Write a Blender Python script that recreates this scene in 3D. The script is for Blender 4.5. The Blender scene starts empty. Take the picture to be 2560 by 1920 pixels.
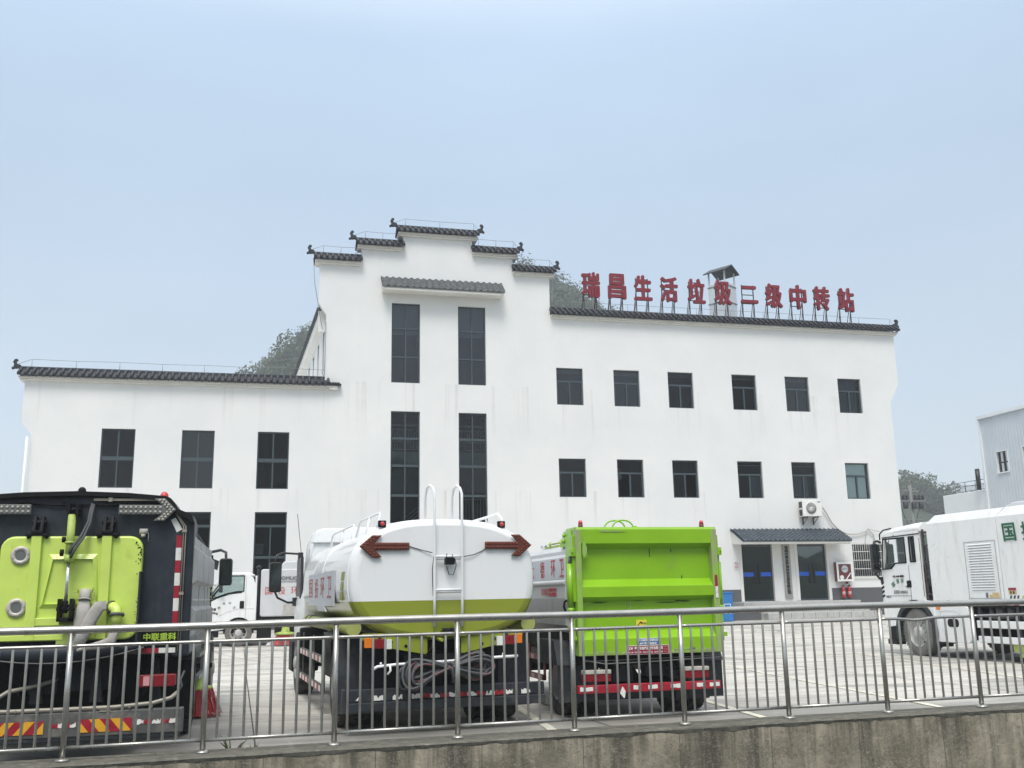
import bpy, bmesh, math, random
import numpy as np
from mathutils import Vector, Matrix
random.seed(7); rng = np.random.default_rng(7)
R = math.radians
S = bpy.context.scene
C = S.collection

# ------------------------------------------------------------------ camera
cd = bpy.data.cameras.new('camera'); cam = bpy.data.objects.new('camera', cd); C.objects.link(cam)
cd.sensor_fit = 'HORIZONTAL'; cd.sensor_width = 36.0; cd.lens = 36.0 * 2450.0 / 2560.0
cd.clip_start = 0.05; cd.clip_end = 5000
yaw, pit, rol = 0.242892405, 0.211836203, -0.0181411054
cr_ = Vector((math.cos(yaw), -math.sin(yaw), 0))
cf_ = Vector((math.sin(yaw)*math.cos(pit), math.cos(yaw)*math.cos(pit), math.sin(pit)))
cu_ = cr_.cross(cf_)
r2 = cr_*math.cos(rol) + cu_*math.sin(rol); u2 = -cr_*math.sin(rol) + cu_*math.cos(rol)
m3 = Matrix((r2, u2, -cf_)).transposed()
cam.matrix_world = Matrix.Translation((0, 0, 1.5)) @ m3.to_4x4()
S.camera = cam

# ------------------------------------------------------------------ world, sun, exposure
SUN_EL, SUN_AZ = R(58), R(200)          # azimuth measured from +y clockwise: the sun stands behind the camera, a little left
W = bpy.data.worlds.new('World'); S.world = W; W.use_nodes = True
nt = W.node_tree; nt.nodes.clear(); N = nt.nodes.new; Lk = nt.links.new
wo = N('ShaderNodeOutputWorld'); add = N('ShaderNodeAddShader')
bg1 = N('ShaderNodeBackground'); bg2 = N('ShaderNodeBackground')
sky = N('ShaderNodeTexSky'); sky.sky_type = 'NISHITA'; sky.sun_disc = False
sky.sun_elevation = SUN_EL; sky.sun_rotation = SUN_AZ; sky.air_density = 1.0; sky.dust_density = 3.0; sky.ozone_density = 1.5
bg1.inputs['Strength'].default_value = 0.05
tc = N('ShaderNodeTexCoord'); sx = N('ShaderNodeSeparateXYZ')
ramp = N('ShaderNodeValToRGB'); cr = ramp.color_ramp
cr.elements[0].position = 0.0; cr.elements[0].color = (0.46, 0.52, 0.57, 1)
cr.elements[1].position = 1.0; cr.elements[1].color = (1.0, 1.0, 1.0, 1)
for p, c in ((0.12, (0.415, 0.475, 0.52)), (0.27, (0.345, 0.413, 0.470)), (0.40, (0.328, 0.410, 0.485)), (0.52, (0.360, 0.463, 0.566)), (0.72, (0.92, 0.93, 0.95))):
    e = cr.elements.new(p); e.color = (*c, 1)
nz = N('ShaderNodeTexNoise'); nz.inputs['Scale'].default_value = 2.1; nz.inputs['Detail'].default_value = 5
mp = N('ShaderNodeMapping'); mp.inputs['Scale'].default_value = (1, 1, 2.2)
mx = N('ShaderNodeMixRGB'); mx.blend_type = 'MULTIPLY'; mx.inputs[0].default_value = 0.5
nr = N('ShaderNodeMapRange'); nr.inputs[1].default_value = 0.3; nr.inputs[2].default_value = 0.7; nr.inputs[3].default_value = 0.86; nr.inputs[4].default_value = 1.12
Lk(tc.outputs['Generated'], sx.inputs[0]); Lk(sx.outputs['Z'], ramp.inputs[0])
Lk(tc.outputs['Generated'], mp.inputs[0]); Lk(mp.outputs[0], nz.inputs['Vector']); Lk(nz.outputs['Fac'], nr.inputs[0])
Lk(ramp.outputs[0], mx.inputs[1]); Lk(nr.outputs[0], mx.inputs[2]); Lk(mx.outputs[0], bg2.inputs['Color'])
bg2.inputs['Strength'].default_value = 1.0
Lk(sky.outputs[0], bg1.inputs['Color']); Lk(bg1.outputs[0], add.inputs[0]); Lk(bg2.outputs[0], add.inputs[1]); Lk(add.outputs[0], wo.inputs['Surface'])
sd = bpy.data.lights.new('sun', 'SUN'); sd.energy = 1.75; sd.angle = R(22); sd.color = (1.0, 0.97, 0.92)
sun = bpy.data.objects.new('sun', sd); C.objects.link(sun); sun.location = (-20, -40, 60)
sdir = Vector((math.sin(SUN_AZ)*math.cos(SUN_EL), math.cos(SUN_AZ)*math.cos(SUN_EL), math.sin(SUN_EL)))
sun.rotation_euler = sdir.to_track_quat('Z', 'Y').to_euler()
S.view_settings.view_transform = 'Standard'; S.view_settings.look = 'None'
S.view_settings.exposure = 0.50; S.view_settings.gamma = 1.0
S.render.engine = 'CYCLES'
S.cycles.use_denoising = True; S.cycles.max_bounces = 7; S.cycles.transparent_max_bounces = 10
S.cycles.diffuse_bounces = 3; S.cycles.glossy_bounces = 3; S.cycles.volume_bounces = 0
S.cycles.caustics_reflective = False; S.cycles.caustics_refractive = False

# ------------------------------------------------------------------ materials
def newmat(name):
    m = bpy.data.materials.new(name); m.use_nodes = True
    t = m.node_tree; b = t.nodes['Principled BSDF']
    return m, t, b
def mat(name, rgb, rough=0.5, metal=0.0, var=0.10, scale=4.0, bump=0.0, dirt=None, coat=0.0, stretch=(1, 1, 1), spec=None):
    m, t, b = newmat(name); n = t.nodes.new; k = t.links.new
    b.inputs['Roughness'].default_value = rough; b.inputs['Metallic'].default_value = metal
    if coat: b.inputs['Coat Weight'].default_value = coat; b.inputs['Coat Roughness'].default_value = 0.12
    if spec is not None: b.inputs['Specular IOR Level'].default_value = spec
    tc = n('ShaderNodeTexCoord'); mp = n('ShaderNodeMapping'); mp.inputs['Scale'].default_value = stretch
    k(tc.outputs['Object'], mp.inputs[0])
    nz = n('ShaderNodeTexNoise'); nz.inputs['Scale'].default_value = scale; nz.inputs['Detail'].default_value = 6; nz.inputs['Roughness'].default_value = 0.6
    k(mp.outputs[0], nz.inputs['Vector'])
    mr = n('ShaderNodeMapRange'); mr.inputs[1].default_value = 0.25; mr.inputs[2].default_value = 0.75
    mr.inputs[3].default_value = 1 - var; mr.inputs[4].default_value = 1 + var
    k(nz.outputs['Fac'], mr.inputs[0])
    mul = n('ShaderNodeMixRGB'); mul.blend_type = 'MULTIPLY'; mul.inputs[0].default_value = 1; mul.inputs[1].default_value = (*rgb, 1)
    k(mr.outputs[0], mul.inputs[2]); col = mul.outputs[0]
    if dirt:                                   # (colour, low, high, scale, stretch): worn or dirty patches with a shape of their own
        dc, lo, hi, ds, dst = dirt
        mp2 = n('ShaderNodeMapping'); mp2.inputs['Scale'].default_value = dst; mp2.inputs['Location'].default_value = (3.1, 1.7, 5.3)
        k(tc.outputs['Object'], mp2.inputs[0])
        n2 = n('ShaderNodeTexNoise'); n2.inputs['Scale'].default_value = ds; n2.inputs['Detail'].default_value = 8; n2.inputs['Roughness'].default_value = 0.68
        k(mp2.outputs[0], n2.inputs['Vector'])
        r2 = n('ShaderNodeMapRange'); r2.inputs[1].default_value = lo; r2.inputs[2].default_value = hi; k(n2.outputs['Fac'], r2.inputs[0])
        mm = n('ShaderNodeMixRGB'); mm.inputs[2].default_value = (*dc, 1); k(r2.outputs[0], mm.inputs[0]); k(col, mm.inputs[1]); col = mm.outputs[0]
    k(col, b.inputs['Base Color'])
    rr = n('ShaderNodeMapRange'); rr.inputs[1].default_value = 0.3; rr.inputs[2].default_value = 0.7
    rr.inputs[3].default_value = max(0.02, rough - 0.08); rr.inputs[4].default_value = min(1, rough + 0.1); k(nz.outputs['Fac'], rr.inputs[0]); k(rr.outputs[0], b.inputs['Roughness'])
    if bump:
        bp = n('ShaderNodeBump'); bp.inputs['Strength'].default_value = bump; bp.inputs['Distance'].default_value = 0.02
        k(nz.outputs['Fac'], bp.inputs['Height']); k(bp.outputs[0], b.inputs['Normal'])
    return m
def glassmat(name, tint, refl=0.12, rough=0.02):
    m, t, b = newmat(name); n = t.nodes.new; k = t.links.new
    out = t.nodes['Material Output']; t.nodes.remove(b)
    tr = n('ShaderNodeBsdfTransparent'); tr.inputs[0].default_value = (*tint, 1)
    gl = n('ShaderNodeBsdfGlossy'); gl.inputs['Roughness'].default_value = rough; gl.inputs['Color'].default_value = (0.95, 0.97, 1, 1)
    lw = n('ShaderNodeLayerWeight'); lw.inputs[0].default_value = 0.25
    mr = n('ShaderNodeMapRange'); mr.inputs[1].default_value = 0.10; mr.inputs[3].default_value = refl; mr.inputs[4].default_value = 0.9; k(lw.outputs['Fresnel'], mr.inputs[0])
    ms = n('ShaderNodeMixShader'); k(mr.outputs[0], ms.inputs[0]); k(tr.outputs[0], ms.inputs[1]); k(gl.outputs[0], ms.inputs[2])
    k(ms.outputs[0], out.inputs[0]); return m

M = {}
M['tyre'] = mat('tyre_rubber', (0.02, 0.02, 0.021), 0.8, var=0.3, scale=9, dirt=((0.16, 0.15, 0.13), 0.45, 0.75, 5, (1, 1, 1)))
M['tyre_dusty'] = mat('dusty_tyre', (0.12, 0.115, 0.105), 0.85, var=0.25, scale=9, dirt=((0.2, 0.19, 0.17), 0.4, 0.8, 4, (1, 1, 1)))
M['rim'] = mat('rim_steel', (0.44, 0.43, 0.41), 0.55, 0.1, var=0.2, scale=8)
M['black'] = mat('chassis_black', (0.006, 0.0065, 0.007), 0.6, var=0.4, scale=6, spec=.2)
M['blackpl'] = mat('black_plastic', (0.02, 0.021, 0.023), 0.42, var=0.2)
M['navy'] = mat('dark_navy_paint', (0.021, 0.027, 0.036), 0.45, var=0.25, scale=3, spec=.3, dirt=((0.06, 0.068, 0.08), 0.5, 0.85, 3, (1, 1, .5)))
M['darkgrey'] = mat('dark_grey_paint', (0.022, 0.027, 0.032), 0.5, var=0.25, scale=5, spec=.3, dirt=((0.07, 0.07, 0.066), 0.5, 0.8, 6, (1, 1, .6)))
M['bumper'] = mat('grey_bumper', (0.085, 0.088, 0.085), 0.55, var=0.2, scale=5, dirt=((0.25, 0.23, 0.19), 0.5, 0.75, 5, (1, 1, 1)))
M['silver'] = mat('silver_panel', (0.30, 0.315, 0.315), 0.45, 0.2, var=0.15, scale=3, dirt=((0.42, 0.41, 0.36), 0.5, 0.8, 4, (3, 3, .4)))
M['lime'] = mat('lime_paint', (0.58, 0.73, 0.135), 0.42, var=0.07, scale=4, dirt=((0.30, 0.40, 0.04), 0.58, 0.85, 5, (1, 1, .5)), coat=0.2)
M['limedirty'] = mat('worn_lime_paint', (0.36, 0.46, 0.10), 0.5, var=0.15, scale=8, dirt=((0.10, 0.10, 0.06), 0.52, 0.7, 9, (1, 1, .5)))
M['limegrey'] = mat('pale_lime_decal', (0.42, 0.52, 0.20), 0.5)
M['green'] = mat('bright_green_paint', (0.235, 0.47, 0.006), 0.36, var=0.09, scale=2.5, dirt=((0.23, 0.36, 0.06), 0.60, 0.80, 3.5, (1, 1, .6)), coat=0.35)
M['greenworn'] = mat('scuffed_green_edge', (0.26, 0.47, 0.05), 0.5, var=0.12, scale=6, dirt=((0.30, 0.31, 0.18), 0.44, 0.60, 5, (3, 1, .6)))
M['olive'] = mat('olive_paint', (0.265, 0.31, 0.026), 0.35, var=0.08, scale=3, coat=0.3)
M['olivedirty'] = mat('dusty_olive_paint', (0.33, 0.36, 0.10), 0.5, var=0.12, scale=5)
M['whitepaint'] = mat('white_truck_paint', (0.77, 0.78, 0.77), 0.32, var=0.04, scale=2, coat=0.3, dirt=((0.55, 0.53, 0.47), 0.52, 0.85, 2.6, (2, 2, .45)))
M['whitetrim'] = mat('white_tube_paint', (0.78, 0.79, 0.78), 0.4, var=0.05, dirt=((0.45, 0.40, 0.28), 0.60, 0.75, 8, (1, 1, 1)))
M['offwhite'] = mat('dusty_white_paint', (0.54, 0.55, 0.555), 0.4, var=0.06, scale=2, dirt=((0.48, 0.46, 0.42), 0.5, 0.85, 2.5, (2, 2, .4)))
M['greyvinyl'] = mat('grey_vinyl_panel', (0.52, 0.55, 0.58), 0.4, var=0.06, scale=2, dirt=((0.66, 0.67, 0.68), 0.5, 0.75, 6, (4, 4, .25)))
M['steelgrey'] = mat('weathered_grey_steel', (0.36, 0.375, 0.38), 0.45, 0.1, var=0.12, scale=3, dirt=((0.24, 0.24, 0.23), 0.52, 0.8, 3, (2, 2, .4)))
M['red'] = mat('red_lens', (0.20, 0.008, 0.014), 0.3, var=0.15, scale=10)
M['redtape'] = mat('red_reflective_tape', (0.33, 0.012, 0.028), 0.35, var=0.2, scale=9, dirt=((0.20,0.10,0.09), .6, .8, 7, (1,1,1)))
M['whitetape'] = mat('white_reflective_tape', (0.74, 0.73, 0.68), 0.4, var=0.12, scale=14, dirt=((0.35, 0.33, 0.28), 0.6, 0.75, 12, (1, 1, 1)))
M['yellowtape'] = mat('yellow_reflective_tape', (0.70, 0.36, 0.02), 0.4, var=0.1, scale=10)
M['orange'] = mat('orange_lens', (0.75, 0.19, 0.01), 0.3, var=0.1)
M['beacon'] = mat('beacon_red', (0.55, 0.05, 0.06), 0.25, var=0.1)
M['redbrown'] = mat('red_arrow_board', (0.11, 0.022, 0.012), 0.45, var=0.15, scale=9)
M['leddark'] = mat('dark_red_lens', (0.17, 0.035, 0.014), 0.25, var=0.1)
M['ledgrey'] = mat('grey_arrow_board', (0.13, 0.135, 0.13), 0.5, var=0.12)
M['ledlens'] = mat('clear_lens', (0.36, 0.34, 0.29), 0.2, var=0.15, scale=12)
M['brush'] = mat('red_brush_bristles', (0.42, 0.02, 0.025), 0.6, var=0.3, scale=30)
M['hosegrey'] = mat('grey_canvas_hose', (0.42, 0.40, 0.365), 0.75, var=0.18, scale=7, bump=0.5, dirt=((0.2, 0.19, 0.17), 0.5, 0.8, 6, (1, 1, .5)))
M['hosedark'] = mat('dark_rubber_hose', (0.065, 0.069, 0.075), 0.6, var=0.2, scale=8)
M['hosered'] = mat('red_hose_stripe', (0.36, 0.08, 0.08), 0.6, var=0.15)
M['pipe'] = mat('beige_pipe', (0.30, 0.28, 0.23), 0.5, 0.3, var=0.2, scale=8)
M['chrome'] = mat('chrome_rod', (0.75, 0.76, 0.76), 0.18, 0.8, var=0.05)
M['flange'] = mat('pale_steel_flange', (0.50, 0.47, 0.42), 0.5, 0.2, var=0.15, scale=9)
M['textred'] = mat('red_lettering', (0.46, 0.035, 0.045), 0.5, var=0.15, scale=8)
M['textfaded'] = mat('faded_red_lettering', (0.42, 0.11, 0.10), 0.5, var=0.2, scale=8)
M['textgrey'] = mat('grey_lettering', (0.16, 0.17, 0.18), 0.5)
M['textgreen'] = mat('green_lettering', (0.01, 0.12, 0.055), 0.45)
M['textblack'] = mat('black_lettering', (0.02, 0.02, 0.02), 0.5)
M['textlime'] = mat('lime_lettering', (0.44, 0.62, 0.06), 0.5)
M['textwhite'] = mat('white_lettering', (0.8, 0.8, 0.8), 0.5)
M['platered'] = mat('dark_red_plate', (0.27, 0.02, 0.035), 0.4)
M['plateblue'] = mat('blue_plate', (0.02, 0.13, 0.34), 0.4)
M['stickeryellow'] = mat('yellow_sticker', (0.75, 0.62, 0.05), 0.5)
M['stickertan'] = mat('tan_sticker', (0.52, 0.40, 0.20), 0.5, var=0.3, scale=30)
M['glass_cab'] = glassmat('cab_glass', (0.80, 0.90, 0.88), 0.22)
M['glass_dark'] = glassmat('tinted_window_glass', (0.27, 0.32, 0.34), 0.014)
M['glass_teal'] = glassmat('teal_door_glass', (0.42, 0.60, 0.57), 0.12)
M['glass_mid'] = glassmat('greyish_window_glass', (0.27, 0.32, 0.34), 0.028)
M['glass_bright'] = glassmat('reflective_window_glass', (0.27, 0.31, 0.33), 0.06)
M['glass_clear'] = glassmat('door_glass', (0.66, 0.76, 0.75), 0.08)
M['mirror'] = mat('mirror_glass', (0.10, 0.115, 0.115), 0.05, 1.0, var=0.02)
M['steel'] = mat('stainless_steel_tube', (0.43, 0.42, 0.385), 0.30, 0.78, var=0.10, scale=6, dirt=((0.26, 0.24, 0.20), 0.58, 0.85, 7, (1, 1, .5)))
M['frame'] = mat('dark_teal_window_frame', (0.042, 0.062, 0.070), 0.4, var=0.12)
M['tile'] = mat('dark_roof_tile', (0.010, 0.013, 0.019), 0.5, var=0.35, scale=5, dirt=((0.05, 0.055, 0.06), 0.52, 0.8, 4, (1, 1, 1)))
M['tilegrey'] = mat('weathered_grey_tile', (0.10, 0.108, 0.11), 0.7, var=0.35, scale=6, dirt=((0.24, 0.24, 0.22), 0.52, 0.75, 7, (1, 1, 1)))
M['tileblue'] = mat('blue_grey_tile', (0.055, 0.070, 0.085), 0.5, var=0.25, scale=5, dirt=((0.12, 0.14, 0.16), 0.5, 0.8, 5, (1, 1, 1)))
M['trim'] = mat('white_trim', (0.72, 0.71, 0.67), 0.7, var=0.06, scale=2, dirt=((0.48, 0.47, 0.43), 0.55, 0.85, 3, (3, 1, .6)))
M['dado'] = mat('dark_grey_dado', (0.095, 0.098, 0.105), 0.75, var=0.10, scale=1.5)
M['interior'] = mat('room_interior', (0.05, 0.055, 0.058), 0.9, var=0.2, scale=1)
M['curtain'] = mat('grey_curtain', (0.40, 0.43, 0.46), 0.9, var=0.12, scale=6, stretch=(6, 6, .3))
M['blind'] = mat('pale_blue_blind', (0.70, 0.77, 0.79), 0.8, var=0.06)
M['frost'] = mat('frosted_film', (0.30, 0.33, 0.32), 0.7, var=0.35, scale=1.6)
M['signred'] = mat('red_sign_letter', (0.185, 0.004, 0.014), 0.42, var=0.1, scale=3)
M['rust'] = mat('brown_steel_strut', (0.06, 0.048, 0.045), 0.7, var=0.3)
M['wire'] = mat('galvanised_wire', (0.22, 0.23, 0.23), 0.5, 0.5)
M['vent'] = mat('vent_sheet', (0.56, 0.60, 0.62), 0.5, 0.1, var=0.1, scale=2, dirt=((0.42, 0.46, 0.50), 0.5, 0.8, 3, (1, 1, 3)))
M['plaque'] = mat('brushed_plaque', (0.34, 0.335, 0.31), 0.4, 0.35, var=0.15, scale=4)
M['bluetape'] = mat('blue_door_band', (0.0, 0.10, 0.55), 0.4)
M['stone'] = mat('grey_granite_step', (0.42, 0.42, 0.40), 0.7, var=0.2, scale=12)
M['maroon'] = mat('maroon_metal', (0.13, 0.028, 0.03), 0.4)
M['extred'] = mat('extinguisher_red', (0.45, 0.02, 0.03), 0.3)
M['pinkband'] = mat('pink_label', (0.62, 0.30, 0.30), 0.5)
M['acwhite'] = mat('ac_casing', (0.74, 0.74, 0.71), 0.5, var=0.05)
M['acgrille'] = mat('ac_grille', (0.30, 0.295, 0.27), 0.6)
M['conduit'] = mat('beige_conduit', (0.46, 0.45, 0.41), 0.7, var=0.1)
M['binblue'] = mat('blue_cabinet_paint', (0.02, 0.16, 0.42), 0.45, var=0.1)
M['bluegrey'] = mat('blue_grey_sheet', (0.62, 0.67, 0.71), 0.5, 0.1, var=0.06, scale=1)
M['paleblue'] = mat('pale_blue_wall', (0.80, 0.83, 0.85), 0.8, var=0.05, scale=1)
M['pole'] = mat('concrete_pole', (0.18, 0.185, 0.18), 0.8)
M['paper'] = mat('crumpled_white_sheet', (0.72, 0.72, 0.70), 0.7, var=0.12, scale=10)
M['leafy'] = mat('weed_green', (0.08, 0.10, 0.035), 0.7, var=0.3, scale=20)
M['paintline'] = mat('worn_road_paint', (0.66, 0.63, 0.50), 0.7, var=0.15, scale=5, dirt=((0.45, 0.44, 0.39), 0.45, 0.65, 3, (1, 1, 1)))

def facade_mat():
    m, t, b = newmat('white_plaster'); n = t.nodes.new; k = t.links.new
    b.inputs['Roughness'].default_value = 0.9; b.inputs['Specular IOR Level'].default_value = 0.2
    tc = n('ShaderNodeTexCoord')
    def noise(sc, st, det=5):
        mp = n('ShaderNodeMapping'); mp.inputs['Scale'].default_value = st; k(tc.outputs['Object'], mp.inputs[0])
        z = n('ShaderNodeTexNoise'); z.inputs['Scale'].default_value = sc; z.inputs['Detail'].default_value = det; z.inputs['Roughness'].default_value = 0.62
        k(mp.outputs[0], z.inputs['Vector']); return z.outputs['Fac']
    def rng_(src, a, c, lo, hi):
        r = n('ShaderNodeMapRange'); r.inputs[1].default_value = a; r.inputs[2].default_value = c; r.inputs[3].default_value = lo; r.inputs[4].default_value = hi; k(src, r.inputs[0]); return r.outputs[0]
    big = rng_(noise(0.35, (1, 1, 1)), 0.3, 0.7, 0.0, 1.0)
    a = n('ShaderNodeMixRGB'); a.inputs[1].default_value = (0.755, 0.757, 0.738, 1); a.inputs[2].default_value = (0.675, 0.685, 0.675, 1); k(big, a.inputs[0])
    st = rng_(noise(1.0, (2.6, 2.6, 0.10), 7), 0.58, 0.82, 0.0, 0.20)
    c2 = n('ShaderNodeMixRGB'); c2.inputs[2].default_value = (0.56, 0.545, 0.51, 1); k(st, c2.inputs[0]); k(a.outputs[0], c2.inputs[1])
    sm = rng_(noise(0.9, (1, 1, 1.4), 8), 0.60, 0.82, 0.0, 0.35)
    c3 = n('ShaderNodeMixRGB'); c3.inputs[2].default_value = (0.62, 0.60, 0.57, 1); k(sm, c3.inputs[0]); k(c2.outputs[0], c3.inputs[1])
    # rain streaks that run down from the window sills
    sp = n('ShaderNodeSeparateXYZ'); k(tc.outputs['Object'], sp.inputs[0]); tot = None
    for sill in (8.50, 4.80, 5.03, 9.18):
        r = n('ShaderNodeMapRange'); r.inputs[1].default_value = sill-1.5; r.inputs[2].default_value = sill; k(sp.outputs['Z'], r.inputs[0])
        g = n('ShaderNodeMath'); g.operation = 'LESS_THAN'; g.inputs[1].default_value = sill; k(sp.outputs['Z'], g.inputs[0])
        q = n('ShaderNodeMath'); q.operation = 'MULTIPLY'; k(r.outputs[0], q.inputs[0]); k(g.outputs[0], q.inputs[1])
        if tot is None: tot = q.outputs[0]
        else:
            w = n('ShaderNodeMath'); w.operation = 'MAXIMUM'; k(tot, w.inputs[0]); k(q.outputs[0], w.inputs[1]); tot = w.outputs[0]
    sk = n('ShaderNodeMath'); sk.operation = 'MULTIPLY'; k(tot, sk.inputs[0]); k(rng_(noise(1.0, (3.5, 3.5, 0.06), 6), 0.56, 0.72, 0.0, 0.62), sk.inputs[1])
    c4 = n('ShaderNodeMixRGB'); c4.inputs[2].default_value = (0.50, 0.485, 0.45, 1); k(sk.outputs[0], c4.inputs[0]); k(c3.outputs[0], c4.inputs[1])
    k(c4.outputs[0], b.inputs['Base Color'])
    bp = n('ShaderNodeBump'); bp.inputs['Strength'].default_value = 0.25; bp.inputs['Distance'].default_value = 0.02; k(noise(6, (1, 1, 1), 8), bp.inputs['Height']); k(bp.outputs[0], b.inputs['Normal'])
    return m
M['plaster'] = facade_mat()
def concrete_wall_mat():
    m, t, b = newmat('stained_concrete'); n = t.nodes.new; k = t.links.new
    b.inputs['Roughness'].default_value = 0.9
    tc = n('ShaderNodeTexCoord')
    def noise(sc, st, det=7, ro=0.65):
        mp = n('ShaderNodeMapping'); mp.inputs['Scale'].default_value = st; k(tc.outputs['Object'], mp.inputs[0])
        z = n('ShaderNodeTexNoise'); z.inputs['Scale'].default_value = sc; z.inputs['Detail'].default_value = det; z.inputs['Roughness'].default_value = ro
        k(mp.outputs[0], z.inputs['Vector']); return z.outputs['Fac']
    def mixc(fac, c1, c2):
        x = n('ShaderNodeMixRGB'); k(fac, x.inputs[0])
        if isinstance(c1, tuple): x.inputs[1].default_value = (*c1, 1)
        else: k(c1, x.inputs[1])
        x.inputs[2].default_value = (*c2, 1); return x.outputs[0]
    def rg(src, a, c, lo=0.0, hi=1.0):
        r = n('ShaderNodeMapRange'); r.inputs[1].default_value = a; r.inputs[2].default_value = c; r.inputs[3].default_value = lo; r.inputs[4].default_value = hi; k(src, r.inputs[0]); return r.outputs[0]
    c = mixc(rg(noise(2.2, (1, 1, 1)), 0.35, 0.65), (0.17, 0.148, 0.102), (0.40, 0.355, 0.262))
    c = mixc(rg(noise(1.3, (3.2, 1, 0.35), 9), 0.47, 0.64, 0, 0.92), c, (0.062, 0.053, 0.038))
    c = mixc(rg(noise(9, (1.2, 1, 2.2), 6), 0.57, 0.72, 0, 0.6), c, (0.46, 0.42, 0.33))
    c = mixc(rg(noise(26, (1, 1, 1), 4), 0.58, 0.70, 0, 0.7), c, (0.085, 0.08, 0.065))
    c = mixc(rg(noise(70, (1, 1, 1), 3), 0.5, 0.75, 0, 0.45), c, (0.48, 0.45, 0.37))
    # dark moss that has run down from the coping
    sp = n('ShaderNodeSeparateXYZ'); k(tc.outputs['Object'], sp.inputs[0])
    md = n('ShaderNodeMath'); md.operation = 'MULTIPLY'; k(rg(sp.outputs['Z'], 0.35, 0.84, 0, 1), md.inputs[0]); k(rg(noise(1.0, (7, 1, 0.5), 8), 0.46, 0.62, 0, 0.7), md.inputs[1])
    c = mixc(md.outputs[0], c, (0.045, 0.040, 0.028))
    w = n('ShaderNodeTexWave'); w.wave_type = 'BANDS'; w.bands_direction = 'X'; w.inputs['Scale'].default_value = 0.315 ; w.inputs['Distortion'].default_value = 0.02
    k(tc.outputs['Object'], w.inputs['Vector'])
    c = mixc(rg(w.outputs['Fac'], 0.0, 0.0004, 0.75, 0.0), c, (0.06, 0.055, 0.045))
    k(c, b.inputs['Base Color'])
    bp = n('ShaderNodeBump'); bp.inputs['Strength'].default_value = 0.6; bp.inputs['Distance'].default_value = 0.02; k(noise(14, (1, 1, 1), 8), bp.inputs['Height']); k(bp.outputs[0], b.inputs['Normal'])
    return m
M['concrete'] = concrete_wall_mat()
M['coping'] = mat('mossy_dark_coping', (0.115, 0.110, 0.088), 0.95, var=0.45, scale=11, bump=0.8, dirt=((0.24, 0.225, 0.18), 0.55, 0.7, 9, (1, 1, 1)))
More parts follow.
